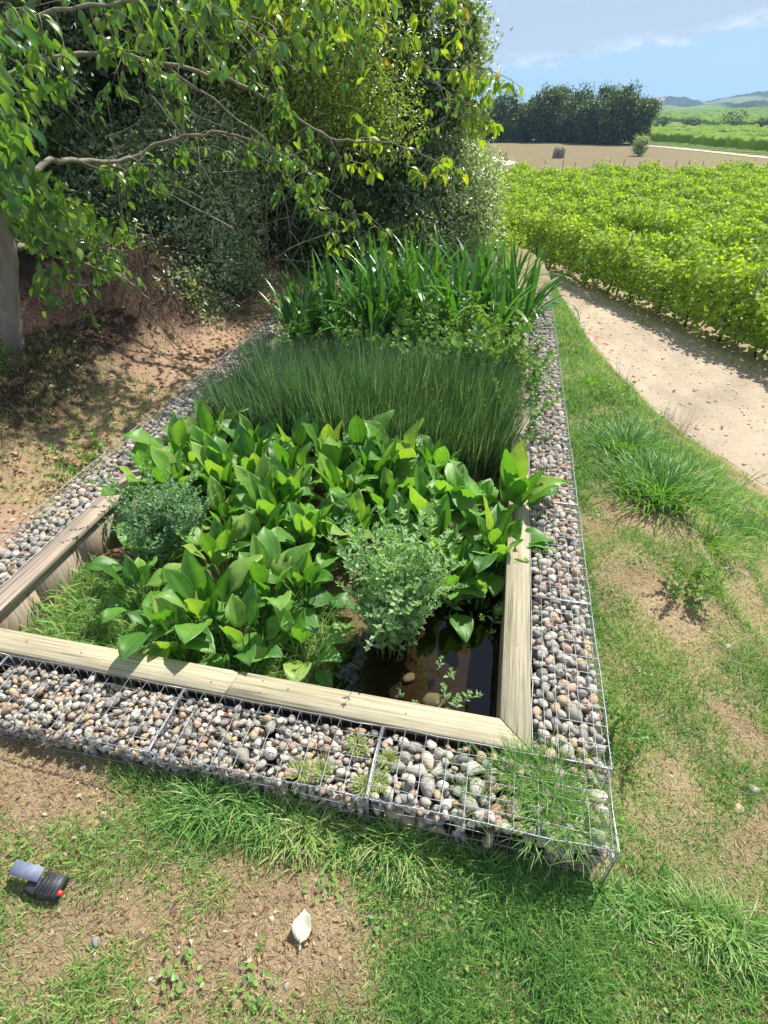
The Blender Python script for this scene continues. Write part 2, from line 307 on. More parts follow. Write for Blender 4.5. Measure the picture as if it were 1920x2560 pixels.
# ------------------------------------------------------------------ terrain
ZT = -1.9
VO = np.array([4.73, 11.8]); VE = np.array([-0.478, 0.879]); VN = np.array([0.879, 0.478])
def rowline(y): return VO[0]+(y-VO[1])*(VE[0]/VE[1])
def crest(y): return np.interp(y, [-3, 0, 1.7, 3, 5, 8, 12, 16, 30], [2.6, 2.05, 1.42, 1.32, 1.05, 0.7, 0.4, -1.5, -8])
def track_left(y): return np.where(y < 16, np.interp(y, [-3, 0, 4, 5.8, 7.1, 8.2, 9.4, 11.5, 14.2, 16], [8, 6.6, 4.6, 3.56, 2.9, 2.4, 2.05, 1.75, 0.95, 0.0]), rowline(y)-3.0)
def gz(x, y):
    x = np.asarray(x, float); y = np.asarray(y, float); P = np.stack([x, y], -1)
    pl = -0.27+0.10*sstep(-0.3, -2.0, x)-0.06*sstep(0.2, 0.5, x)+0.018*vnoise(P, 2.1, 1)+0.010*vnoise(P, 7, 2)
    pl = pl + (0.48*sstep(-3.9, -5.0, x)+0.6*sstep(-5.5, -8, x)+0.45*sstep(-4.2, -5.2, x)*sstep(3.9, 5.6, y))*sstep(-1.5, 1.5, y)*(1+0.12*vnoise(P, 3, 3)) + 0.10*sstep(-3.6, -4.1, x)*sstep(0, 2, y)
    pl = pl - 0.06*sstep(0.4, 1.5, x)
    pl = pl + (ZT-pl)*sstep(20, 45, y)
    tl = track_left(y); c = np.minimum(crest(y), tl-1.3); s = np.clip((x-c)/(tl-c), 0, 1)
    k = 0.13*sstep(0, 0.05, s)+0.87*sstep(-0.05, 1.0, s)
    z = pl+(ZT-pl)*k + 0.05*vnoise(P, 3.2, 4)*np.sin(pi*s)
    far = sstep(45, 80, y)
    z = z+0.012*vnoise(P, 1.5, 5)*(s >= 1)
    z = z-0.25*sstep(60, 100, y)*0
    z = z+3.0*sstep(230, 460, y)*np.clip((x-55)/90, 0, 1.3) - 6*sstep(470, 640, y)
    inside = (x > -3.2) & (x < 0.0) & (y > 0.0) & (y < 8.3)
    z = np.where(inside, np.minimum(z, -0.62), z)
    return z
def axis(lo, hi, step, far_lo, far_hi, g=1.13):
    a = list(np.arange(lo, hi+1e-6, step)); s = step; x = hi
    while x < far_hi: s = min(s*g, 60); x += s; a.append(x)
    s = step; x = lo; b = []
    while x > far_lo: s = min(s*g, 60); x -= s; b.append(x)
    return np.array(b[::-1]+a)
# lawn cover: how green the ground is at a place
PATCH = [(0.85, 2.55, 0.42, 0.28, -1.0), (0.55, 2.1, .2, .3, -0.5), (1.02, 1.40, 0.25, 0.32, -0.7), (0.75, 1.75, 0.3, 0.25, -0.5), (1.2, 0.6, 0.14, 0.25, -0.55), (0.8, 0.2, 0.12, 0.18, -0.5), (1.2, 0.05, 0.2, 0.15, -0.45), (.62, .9, .1, .12, -.4),
         (-0.95, -0.85, 0.33, 0.22, -0.85), (-2.0, -0.55, 0.3, 0.15, -0.65), (-1.2, -0.62, 0.25, 0.1, -0.25), (-1.55, -0.95, 0.35, 0.15, -0.35), (-2.4, -0.5, 0.4, 0.2, -0.5),
         (-0.3, -0.5, 0.5, 0.13, 0.5), (0.1, -0.85, 0.6, 0.22, 0.45), (0.7, -0.5, 0.4, 0.3, 0.45), (-1.0, -0.45, 0.5, 0.10, 0.4), (0.6, 5.5, 0.3, 3.5, 0.7), (1.3, 4.2, 0.5, 1.2, 0.5), (1.7, 1.9, 0.3, 1.2, 0.7), (0.42, 1.0, 0.08, 1.2, 0.5)]
def cover(x, y):
    x = np.asarray(x, float); y = np.asarray(y, float); P = np.stack([x, y], -1)
    c = 0.66+0.22*vnoise(P, 4.5, 21)+0.20*vnoise(P, 11, 22)
    for (a, b, ra, rb, w) in PATCH: c = c+w*np.exp(-(((x-a)/ra)**2+((y-b)/rb)**2))
    c = c*np.where(x < -3.5, 0.15, 1)
    return np.clip(c, 0, 1)

xs = axis(-6.6, 5.0, 0.065, -1400, 2200); ys = axis(-2.2, 12.0, 0.07, -60, 2600)
X, Y = np.meshgrid(xs, ys); Z = gz(X, Y); nx, ny = len(xs), len(ys)
def ground_col(x, y):
    P = np.stack([x, y], -1); n = x.shape
    def C(c): return np.array(c)[None, None] if x.ndim == 2 else np.array(c)[None]
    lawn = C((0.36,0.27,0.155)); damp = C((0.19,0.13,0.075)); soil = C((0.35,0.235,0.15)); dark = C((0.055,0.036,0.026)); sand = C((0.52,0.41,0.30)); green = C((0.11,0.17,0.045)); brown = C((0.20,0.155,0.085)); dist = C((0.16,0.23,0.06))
    def mix(a, b, f): return a+(b-a)*f[..., None]
    c = mix(lawn*np.ones(n+(1,)), damp, np.clip(0.35+0.5*vnoise(P, 3, 31), 0, 0.7))
    c = mix(c, green, 0.55*cover(x, y))
    c = mix(c, soil, sstep(-3.4, -3.8, x)); c = mix(c, dark, sstep(-4.1, -4.55, x+0.35*vnoise(P, 2.5, 32))*0.93)  # left bank: soil darkened to paint in the shade lying on it
    cr, tl = crest(y), track_left(y); s = (x-cr)/(tl-cr)
    c = mix(c, soil, np.clip(sstep(0.0, 0.1, s)*sstep(0.45, 0.15, s)*0.5+sstep(0.75, 1.0, s)*0.6, 0, 1)*(y < 12))
    c = mix(c, sand, sstep(0.97, 1.04, s+0.03*vnoise(P, 5, 33)))
    u = (x-VO[0])*VN[0]+(y-VO[1])*VN[1]
    vy = C((0.34,0.27,0.17)); c = mix(c, vy, sstep(-0.9, -0.3, u+0.2*vnoise(P, 2.2, 34)))
    fe = y-(40+0.31*(x-0.5))
    c = mix(c, brown, sstep(0.2, 1.2, fe)); c = mix(c, C((0.22,0.21,0.07)), sstep(0.2, 1, fe)*np.clip(0.25+0.5*vnoise(P, 0.12, 35), 0, 0.6))
    f2 = ((x-16.8)*.924+(y-92.2)*.383)          # the fields beyond the path
    far = sstep(108, 125, y)
    c = mix(c, dist, np.maximum(far, sstep(0.8, 1.6, f2)))
    band = 0.5+0.5*vnoise(P, 0.012, 36); c = mix(c, C((0.24,0.30,0.09)), sstep(180, 240, y)*0.6*band)
    c = mix(c, C((0.20,0.22,0.10)), sstep(165, 175, y)*sstep(200, 190, y)*0.6)
    return c
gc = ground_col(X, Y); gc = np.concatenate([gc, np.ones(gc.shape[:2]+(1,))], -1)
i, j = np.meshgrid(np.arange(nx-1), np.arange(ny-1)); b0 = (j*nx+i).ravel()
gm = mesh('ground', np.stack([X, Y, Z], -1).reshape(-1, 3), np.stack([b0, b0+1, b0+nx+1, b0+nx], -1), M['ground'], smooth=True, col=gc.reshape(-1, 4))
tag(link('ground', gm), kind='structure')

# dirt track beside the vines: its own sheet just above the ground
def strip(name, left, right, mat_col, n=8, dz=0.006, rough_amp=0.0):
    left = np.array(left, float); right = np.array(right, float); m = len(left); V = []; 
    for a, b in zip(left, right):
        for k in range(n+1):
            p = a+(b-a)*k/n; V.append((p[0], p[1], 0))
    V = np.array(V); V[:, 2] = gz(V[:, 0], V[:, 1])+dz
    i, j = np.meshgrid(np.arange(n), np.arange(m-1)); q = (j*(n+1)+i).ravel()
    col = np.tile(np.array([*mat_col, 1.0]), (len(V), 1)); P = V[:, :2]
    col[:, :3] *= (1+0.14*vnoise(P, 1.6, 41)+0.12*vnoise(P*np.array([1, .35]), 6, 42))[:, None]
    me = mesh(name, V, np.stack([q, q+1, q+n+2, q+n+1], -1), M['ground'], smooth=True, col=col)
    return tag(link(name, me), kind='structure')
yy = np.arange(2.0, 34, 0.12)
wob = 0.10*np.array([vnoise(np.array([[v, 0.0]]), 2.5, 5)[0]+0.5*vnoise(np.array([[v, 0.0]]), 9, 6)[0] for v in yy])
TL = np.stack([track_left(yy)+0.05+wob, yy], -1)
TR = np.stack([rowline(yy)-0.75+0.6*wob, yy], -1)
strip('dirt_track', TL, TR, (0.40, 0.325, 0.235), n=40)
# path winding round the mown field
pc = np.array([(-6.5, 52), (-3.2, 57.5), (-1.5, 60.5), (-4.2, 68), (-5.8, 76), (-8, 88), (-10, 105)])
def dense(P, n=12):
    P = np.asarray(P, float); out = []
    for k in range(len(P)-1):
        p0, p1, p2, p3 = P[max(k-1, 0)], P[k], P[k+1], P[min(k+2, len(P)-1)]
        for t in np.arange(n)/n:
            out.append(0.5*((2*p1)+(-p0+p2)*t+(2*p0-5*p1+4*p2-p3)*t*t+(-p0+3*p1-3*p2+p3)*t**3))
    out.append(P[-1]); return np.array(out)
def path_strip(name, P, w, col, dz=0.03):
    P = dense(P); T = np.gradient(P, axis=0); T /= np.linalg.norm(T, axis=1)[:, None]; Nn = np.stack([-T[:, 1], T[:, 0]], -1)
    return strip(name, P+Nn*w/2, P-Nn*w/2, col, n=4, dz=dz)
path_strip('path', pc, 2.2, (0.55, 0.47, 0.38))
path_strip('path', [(12.5, 101), (14.8, 96.5), (16.8, 92.2), (19.7, 86.7), (23.3, 76.7), (25.5, 71.5), (29, 66), (33, 61)], 1.7, (0.55, 0.47, 0.38))

# far hills: real ridges, wooded, with their own depth
def gdisp(px, py, Yw):      # a direction in the picture carried out to the distance Yw of the ridge
    f = 1370; t = radians(36.51); a = radians(-11.8); k = 1.1573
    F = np.array([sin(a)*cos(t), cos(a)*cos(t), -sin(t)]); Rr = np.array([cos(a), -sin(a), 0]); U = np.cross(Rr, F)
    d = (px*k-960)/f*Rr-(py*k-1280)/f*U+F; s = (Yw+1.49)/d[1]
    return -0.383+s*d[0], 2.4+s*d[2]
def hill(name, prof, Yc, depth, base, amp, colr, fields=()):
    pts = [gdisp(px, py, Yc) for px, py in prof]; px = [p[0] for p in pts]; pz = [p[1] for p in pts]
    x = np.arange(px[0]-150, px[-1]+900, 3.0); y = np.arange(Yc-depth, Yc+depth, depth/36); XX, YY = np.meshgrid(x, y)
    h = np.interp(XX, px, pz); k = np.cos(np.clip((YY-Yc)/depth, -1, 1)*pi/2)**0.8
    P = np.stack([XX, YY], -1); n1 = vnoise(P, 0.12, 51)*0.6+vnoise(P, 0.30, 52)*0.4
    wood = np.ones_like(XX)
    fc = np.zeros(XX.shape+(3,))+np.array(colr)
    fc *= (1+0.35*vnoise(P, 0.05, 53)+0.2*n1)[..., None]
    for (fx, fy, rx, ry, cc) in fields:
        w = sstep(1.15, 0.85, np.sqrt(((XX-fx)/rx)**2+((YY-fy)/ry)**2)); fc = fc+(np.array(cc)-fc)*w[..., None]; wood = wood*(1-w)
    ZZ = base+(h-base)*k+amp*n1*wood
    nxx, nyy = len(x), len(y); i, j = np.meshgrid(np.arange(nxx-1), np.arange(nyy-1)); q = (j*nxx+i).ravel()
    cc = np.concatenate([np.clip(fc, 0.01, 1), np.ones(XX.shape+(1,))], -1).reshape(-1, 4)
    me = mesh(name, np.stack([XX, YY, ZZ], -1).reshape(-1, 3), np.stack([q, q+1, q+nxx+1, q+nxx], -1), M['ground'], smooth=True, col=cc)
    return tag(link(name, me), kind='structure')
hill('hills', [(1150, 226), (1300, 224), (1405, 214), (1440, 211), (1475, 213), (1505, 219), (1530, 222), (1560, 213), (1600, 207), (1659, 197), (1720, 193), (1850, 200)], 1000, 160, -12, 3.2, (0.022, 0.042, 0.028),
     [(gdisp(1570, 220, 960)[0], 935, 36, 60, (0.16, 0.19, 0.09)), (gdisp(1640, 215, 960)[0], 915, 40, 16, (0.14, 0.17, 0.08))])
hill('hills', [(1150, 240), (1405, 233), (1440, 226), (1475, 232), (1510, 228), (1560, 222), (1590, 224), (1620, 217), (1659, 218), (1750, 214), (1900, 220)], 640, 60, -9, 2.8, (0.022, 0.05, 0.024),
     [(gdisp(1480, 232, 630)[0], 605, 30, 40, (0.13, 0.20, 0.06)), (gdisp(1600, 232, 630)[0], 590, 50, 16, (0.15, 0.2, 0.07))])

# thin summer haze filling the air of the whole valley
hm, ht, ho = newmat('haze_air'); pv = N(ht, 'ShaderNodeVolumePrincipled'); pv.inputs['Color'].default_value = (0.42, 0.68, 1.0, 1); pv.inputs['Density'].default_value = 0.00042; pv.inputs['Anisotropy'].default_value = 0.2; LK(ht, pv.outputs[0], ho.inputs['Volume'])
hb = MB(); hb.box((-2000, -260, -30), (3400, 3400, 70)); tag(hb.obj('haze', hm), kind='stuff')

# ------------------------------------------------------------------ timber rim and gabions
rim = thing('timber_surround', 'pale weathered timber plank surround forming the mitred rim of the raised bed', 'timber edging')
def plank(pts, z0, z1, mat, name='plank', bev=0.004):
    """prism over a plan polygon, with small chamfer; the object's origin sits in it"""
    P = np.array(pts, float); c = P.mean(0); n = len(P); q = P-c
    inn = q*(1-bev/np.maximum(np.linalg.norm(q, axis=1), .01))[:, None]
    V = [(*p, z0) for p in q]+[(*p, z1-bev) for p in q]+[(*p, z1) for p in inn]
    me = MB(); F4 = [(i, (i+1) % n, n+(i+1) % n, n+i) for i in range(n)]+[(n+i, n+(i+1) % n, 2*n+(i+1) % n, 2*n+i) for i in range(n)]
    me.add(V, [np.array(F4)]); me.F[3].append(np.array([(2*n, 2*n+i, 2*n+i+1) for i in range(1, n-1)])); me.F[3].append(np.array([(0, i+1, i) for i in range(1, n-1)]))
    return me.obj(name, mat, rim, loc=(c[0], c[1], 0))
wB = 0.145; XL = -3.215; YB = 8.3
plank([(-1.52, 0), (0, 0), (-wB+0.001, wB-0.003), (-1.50, wB-0.002)], -0.045, 0.0, M['woodx'])
plank([(XL, 0.002), (-1.5235, 0.001), (-1.5035, wB-0.003), (XL+wB, wB)], -0.045, -0.0015, M['woodx'])
plank([(0.002, 0.003), (0.0, 2.6), (-wB-0.004, 2.6), (-wB+0.002, wB+0.003)], -0.045, 0.001, M['woody'])
plank([(0.001, 2.604), (0.003, 5.2), (-wB, 5.2), (-wB-0.002, 2.604)], -0.045, -0.002, M['woodpy'])
plank([(0.001, 5.204), (0.0, YB), (-wB, YB-wB), (-wB, 5.204)], -0.045, 0.001, M['woodpy'])
plank([(XL, 0.005), (XL+wB, wB+0.004), (XL+wB+0.004, 2.3), (XL, 2.3)], -0.045, 0.001, M['woodpy'])
plank([(XL, 2.304), (XL+wB, 2.304), (XL+wB, 4.9), (XL+0.003, 4.9)], -0.045, -0.001, M['woodpy'])
plank([(XL, 4.904), (XL+wB, 4.904), (XL+wB, YB-wB), (XL, YB)], -0.045, 0.001, M['woodpy'])
plank([(XL+0.003, YB+0.002), (XL+wB, YB-wB+0.002), (-wB, YB-wB+0.002), (-0.003, YB+0.002)], -0.045, 0.0, M['woodx'])
# upright lining boards under the rim
def boards(x0, y0, x1, y1, thick, seg):
    L = math.hypot(x1-x0, y1-y0); n = max(1, round(L/seg)); dx, dy = (x1-x0)/L, (y1-y0)/L
    for k in range(n):
        a = L*k/n+0.002; b = L*(k+1)/n-0.002; nx_, ny_ = -dy*thick, dx*thick
        pts = [(x0+dx*a, y0+dy*a), (x0+dx*b, y0+dy*b), (x0+dx*b+nx_, y0+dy*b+ny_), (x0+dx*a+nx_, y0+dy*a+ny_)]
        jj = rnd.uniform(-0.002, 0.002)
        plank([(p[0]+jj*abs(dy), p[1]+jj*abs(dx)) for p in pts], -0.52, -0.047, M['woodz'], 'board', 0.002)
boards(XL+wB-0.012, 0.10, XL+wB-0.012, YB-0.2, 0.03, 0.42)
boards(-wB+0.012, YB-0.2, -wB+0.012, 0.10, 0.03, 0.60)
boards(XL+0.12, wB-0.012, -0.12, wB-0.012, -0.03, 0.60)
for p in [(-0.03, 0.10), (-0.115, 0.03), (-0.07, 0.62), (-0.055, 1.25), (-1.35, 0.04), (-1.36, 0.11), (-1.62, 0.05), (-0.6, 0.075), (-2.4, 0.08), (-3.15, 1.9), (-3.16, 0.9)]:
    sc = MB(); th = np.arange(8)*pi/4; sc.add([(0.004*cos(a), 0.004*sin(a), 0.0) for a in th]+[(0, 0, 0.0006)], [np.array([(k, (k+1) % 8, 8) for k in range(8)])])
    sc.obj('screw', M['black'], rim, loc=(p[0], p[1], 0.0018))

def pebble(sub, seed, flat=0.68, ang=0.0):
    import bmesh
    bm = bmesh.new(); bmesh.ops.create_icosphere(bm, subdivisions=sub, radius=1.0)
    V = np.array([v.co for v in bm.verts]); F = np.array([[v.index for v in f.verts] for f in bm.faces]); bm.free()
    r = np.random.default_rng(seed)
    V = V*(1+0.11*vnoise(V, 1.3, seed)+0.05*vnoise(V, 3.0, seed+1))[:, None]
    V = V*np.array([r.uniform(1.0, 1.5), r.uniform(0.75, 1.0), flat*r.uniform(0.85, 1.25)])
    if ang: 
        for k in range(5):
            n = unit(r.normal(size=3)); d = V@n; V = V-np.maximum(d-0.60, 0)[:, None]*n*0.8
    return V, F
PEB = [pebble(2, 100+k, 0.60+0.2*(k % 3)/2, 1) for k in range(10)]
PEB_ME = [mesh('stone', v, f, M['stone'], smooth=True) for v, f in PEB]
LUMP = [pebble(1, 200+k) for k in range(4)]
def rotz(a):
    c, s = np.cos(a), np.sin(a); z = np.zeros_like(a); o = z+1
    return np.stack([np.stack([c, -s, z], -1), np.stack([s, c, z], -1), np.stack([z, z, o], -1)], -2)
def eul(e):
    rx, ry, rz_ = e.T; cx, sx, cy, sy = np.cos(rx), np.sin(rx), np.cos(ry), np.sin(ry); z = np.zeros_like(rx); o = z+1
    A = np.stack([np.stack([o, z, z], -1), np.stack([z, cx, -sx], -1), np.stack([z, sx, cx], -1)], -2)
    B = np.stack([np.stack([cy, z, sy], -1), np.stack([z, o, z], -1), np.stack([-sy, z, cy], -1)], -2)
    return rotz(rz_) @ B @ A
LB, WB, HB = 1.04, 0.350, 0.40
def drop(r_fn, n, seed, deep, first=()):
    """pebbles dropped one by one into a basket (local x along, y across, outer face y=0)"""
    g = np.random.default_rng(seed); P = np.zeros((0, 3)); Rr = np.zeros(0); out = []
    def floor(y): return np.where(y < 0.07, -HB+0.02, -0.15) if deep else np.full_like(y, -0.12)
    todo = [(x, y, r) for x, y, r in first]
    fails = 0
    for k in range(n+len(todo)):
        if k < len(todo): x, y, r = todo[k]; cx = np.array([x]); cy = np.array([y])
        else:
            r = r_fn(g); m = 9; cx = g.uniform(r*0.9, LB-r*0.9, m); cy = g.uniform(r*0.9, WB-r*0.9, m)
        z = floor(cy)+r*0.75
        if len(P):
            d2 = (cx[:, None]-P[:, 0])**2+(cy[:, None]-P[:, 1])**2; s = (r+Rr)*0.88
            h = np.where(d2 < s**2, P[:, 2]+np.sqrt(np.maximum(s**2-d2, 0))*0.80, -9); z = np.maximum(z, h.max(1))
        b = np.argmin(z)
        if k < len(todo): z[b] = -r*0.55-0.012
        if z[b]+r*0.72 > -0.006: 
            fails += 1
            if fails > 150: break
            continue
        P = np.vstack([P, (cx[b], cy[b], z[b])]); Rr = np.append(Rr, r)
    return P, Rr
# wire basket meshes in three variants
def basket_meshes(seed):
    g = np.random.default_rng(seed)
    def wires(lines, rad=0.0018):
        m = MB()
        for a, b in lines:
            a = np.array(a, float); b = np.array(b, float); n = max(3, int(np.linalg.norm(b-a)/0.12)+1); t = np.linspace(0, 1, n)[:, None]
            P = a+(b-a)*t; w = g.normal(size=(n, 3))*0.0030; w[0] = w[-1] = 0; m.tube(P+w, rad, 4)
        return m
    nx_ = 11; ny_ = 7
    xs_ = np.linspace(0.006, LB-0.006, nx_); ys_ = np.linspace(0, WB, ny_); zs_ = np.linspace(-HB, 0, 6)
    sag = lambda x: -0.0
    top = wires([((x, 0, 0.003), (x, WB, 0.003)) for x in xs_]+[((0, y, 0), (LB, y, 0)) for y in ys_[1:-1]])
    fac = []
    for yv in (0.0, WB):
        fac.append(wires([((x, yv, -HB), (x, yv, 0)) for x in np.linspace(0.006, LB-0.006, 21)]+[((0, yv, z), (LB, yv, z)) for z in zs_[:-1]]))
    end = [wires([((xv, y, -HB), (xv, y, 0)) for y in ys_]+[((xv, 0, z), (xv, WB, z)) for z in zs_[:-1]]) for xv in (0.0, LB)]
    # thick edge rods and the spiral lacing that joins the panels
    ed = wires([((0, 0, 0), (LB, 0, 0)), ((0, WB, 0), (LB, WB, 0)), ((0, 0, 0.0), (0, WB, 0)), ((LB, 0, 0), (LB, WB, 0)), ((0, 0, -HB), (0, 0, 0)), ((LB, 0, -HB), (LB, 0, 0))], 0.0031)
    sp = MB(); t = np.linspace(0, 1, 150); 
    sp.tube(np.stack([t*LB, 0.0065*np.cos(t*2*pi*19), 0.0065*np.sin(t*2*pi*19)], -1), 0.0018, 3)
    t = np.linspace(0, 1, 56); sp.tube(np.stack([0.006*np.cos(t*2*pi*7), t*WB, 0.006*np.sin(t*2*pi*7)], -1), 0.0018, 3)
    return top.me('top_panel', M['wire']), [f.me('side_panel', M['wire']) for f in fac], [e.me('end_panel', M['wire']) for e in end], ed.me('edge_rod', M['wire']), sp.me('spiral_lacing', M['wire'])
BM = [basket_meshes(s) for s in (1, 2, 3)]
core = MB(); core.box((0.02, 0.075, -HB), (LB-0.02, WB-0.02, -0.17)); core_me = core.me('stone_fill', M['root'])
small = lambda g: 0.0105+0.017*g.beta(1.2, 2.4)
big = lambda g: 0.014+0.036*g.beta(1.1, 2.0)
mid = lambda g: 0.015+0.036*g.beta(1.1, 1.7)
gn = [0]
def gabion(loc, rz, r_fn, seed, label, ind, n=1500, deep=True, first=(), mirror=False):
    t = thing('gabion_basket', label, 'gabion', loc, rz, 'wire gabion baskets filled with river pebbles round the raised bed')
    v = BM[gn[0] % 3]; gn[0] += 1
    link('top_panel', v[0], t); [link('side_panel', f, t) for f in v[1]]; [link('end_panel', e, t) for e in v[2]]
    link('edge_rod', v[3], t); link('spiral_lacing', v[4], t)
    link('stone_fill', core_me, t)
    P, r = drop(r_fn, n, seed, deep, first)
    g = np.random.default_rng(seed+5)
    order = np.argsort(-(P[:, 2]+0.35*r)); E_ = np.stack([g.uniform(-0.35, 0.35, len(P)), g.uniform(-0.35, 0.35, len(P)), g.uniform(0, 6.28, len(P))], -1)
    for k in order[:ind]:
        link('stone', PEB_ME[int(g.integers(10))], t, P[k], E_[k], r[k])
    rest = order[ind:]
    if len(rest):
        m = MB(); Mx = eul(E_[rest])
        for q in range(4):
            s = rest[q::4]
            if not len(s): continue
            V, F = scatter(LUMP[q][0], LUMP[q][1], Mx[q::4], P[s], r[s]); m.add(V, F, np.repeat(g.random(len(s)), len(LUMP[q][0])))
        tag(m.obj('stone', M['stone'], t, smooth=True), kind='stuff')
    return t
yF = -0.365
gabion((0.345-LB, yF, 0), 0, big, 301, 'gabion at the near right corner with big pale boulders and grass growing through it', 300, first=[(0.10, 0.2, 0.050), (0.27, 0.15, 0.082), (0.50, 0.23, 0.068), (0.48, 0.09, 0.060), (0.17, 0.29, 0.040), (0.29, 0.29, 0.038), (0.84, 0.22, 0.062), (0.95, 0.10, 0.05), (0.65, 0.12, .045)])
gabion((0.345-2*LB, yF, 0), 0, small, 302, 'gabion of small mixed pebbles directly left of the grassy corner gabion', 300, first=[(0.98, 0.23, 0.042), (0.93, 0.10, 0.036), (0.55, 0.12, 0.033), (0.42, 0.09, 0.035), (0.67, 0.05, 0.028), (0.5, 0.25, 0.034)])
gabion((0.345-3*LB, yF, 0), 0, small, 303, 'gabion of small mixed pebbles in the front row before the leaf-shadowed plank, at left edge', 300, first=[(0.9, 0.10, 0.03), (0.45, 0.06, 0.028), (0.7, 0.22, 0.034), (0.3, 0.2, 0.025)])
gabion((0.345-4*LB, yF, 0), 0, small, 304, 'gabion at the outer left end of the front row', 60, n=350)
ordw = ['first', 'second', 'third', 'fourth', 'fifth', 'sixth', 'seventh', 'eighth']
for k in range(8):
    ind = [300, 240, 200, 160, 140, 110, 0, 0][k]
    gabion((0.358, -0.012+k*LB, 0), pi/2, mid if k else big, 310+k, 'pebble gabion on the right side of the bed, %s from the near corner' % ordw[k], ind, n=800 if k < 3 else 420, deep=k < 2,
           first=[(0.25, 0.12, 0.065), (0.62, 0.10, 0.06), (0.8, .25, .05), (.1, .22, .055)] if k == 0 else ([(0.3, 0.2, 0.055), (0.6, 0.12, 0.05), (.85, .22, .045)] if k < 5 else ()))
for k in range(8):
    ind = [120, 200, 180, 150, 120, 80, 0, 0][k]
    gabion((-3.575, -0.02+(k+1)*LB, 0), -pi/2, mid, 330+k, 'pebble gabion on the left side by the soil bank, %s from the near end' % ordw[k], ind, n=420, deep=False)

# ------------------------------------------------------------------ inside the bed: soil, water
def bed_z(x, y):
    P = np.stack([x, y], -1); z = -0.33+0.02*vnoise(P, 5, 61)+0.012*vnoise(P, 16, 62)
    z = z+0.06*sstep(-1.9, -2.8, x)*sstep(1.6, 0.6, y)
    z = z-0.10*sstep(-1.2, -0.75, x+0.08*vnoise(P, 6, 63))*sstep(1.5, 1.2, y)-0.08*sstep(-0.5, -0.2, x)*sstep(1.4, 1.2, y)
    return z
x = np.arange(XL+wB-0.03, -wB+0.04, 0.035); y = np.arange(wB-0.03, YB-wB+0.02, 0.05); XX, YY = np.meshgrid(x, y); ZZ = bed_z(XX, YY)
q0, q1 = np.meshgrid(np.arange(len(x)-1), np.arange(len(y)-1)); q = (q1*len(x)+q0).ravel()
cc = np.zeros(XX.shape+(4,)); cc[..., 3] = 1; wetn = sstep(-0.34, -0.40, ZZ)[..., None]
cc[..., :3] = np.array((0.16, 0.105, 0.06))*(1-wetn)+np.array((0.085, 0.068, 0.045))*wetn
tag(link('bed_soil', mesh('bed_soil', np.stack([XX, YY, ZZ], -1).reshape(-1, 3), np.stack([q, q+1, q+len(x)+1, q+len(x)], -1), M['ground'], smooth=True, col=cc.reshape(-1, 4))), kind='structure')
m = MB(); m.add([(-1.5, wB-0.01, -0.352), (-wB+0.01, wB-0.01, -0.352), (-wB+0.01, 2.2, -0.352), (-1.5, 2.2, -0.352)], np.array([(0, 1, 2, 3)])); tag(m.obj('pond_water', M['water']), kind='structure')
m = MB(); g = np.random.default_rng(5)
for k in range(70):
    x = -0.85+0.6*g.random()**1.0; y = wB+0.006+abs(g.normal())*0.010; r = g.uniform(0.006, 0.018); th = np.arange(7)*2*pi/7
    m.add([(x+r*1.6*cos(a)*g.uniform(.7, 1.2), y+r*0.5*sin(a), -0.3485) for a in th]+[(x, y, -0.345)], [np.array([(i, (i+1) % 7, 7) for i in range(7)])])
tag(m.obj('green_scum', M['algae']), kind='stuff')
POND = [(-0.33, 0.33, 0.030, 'orange rounded pebble lying in the shallow pond water', True), (-0.60, 0.36, 0.045, 'flat grey stone under the shallow water nearest the front plank', False), (-0.72, 0.48, 0.04, 'tan stone half under the water left of the seedlings', False),
        (-0.66, 0.58, 0.028, 'small pale stone under the water beside the bushy plant', False), (-0.50, 0.46, 0.05, 'large brownish stone under the pond water below the seedlings', False), (-0.80, 0.30, 0.03, 'small grey stone by the scum line in the pond', False)]
m_or = mat_simple('orange_stone', (0.55, 0.16, 0.06), 0.6, nscale=30, namp=0.2)
for x, y, r, lb, orange in POND:
    me = PEB_ME[int(g.integers(10))]
    if orange: me = me.copy(); me.materials.clear(); me.materials.append(m_or)
    tag(link('stone', me, None, (x, y, -0.40), (0.1, 0.1, g.uniform(0, 6)), (r*1.3, r*1.2, r)), lb, 'stone', 'stones in the pond')

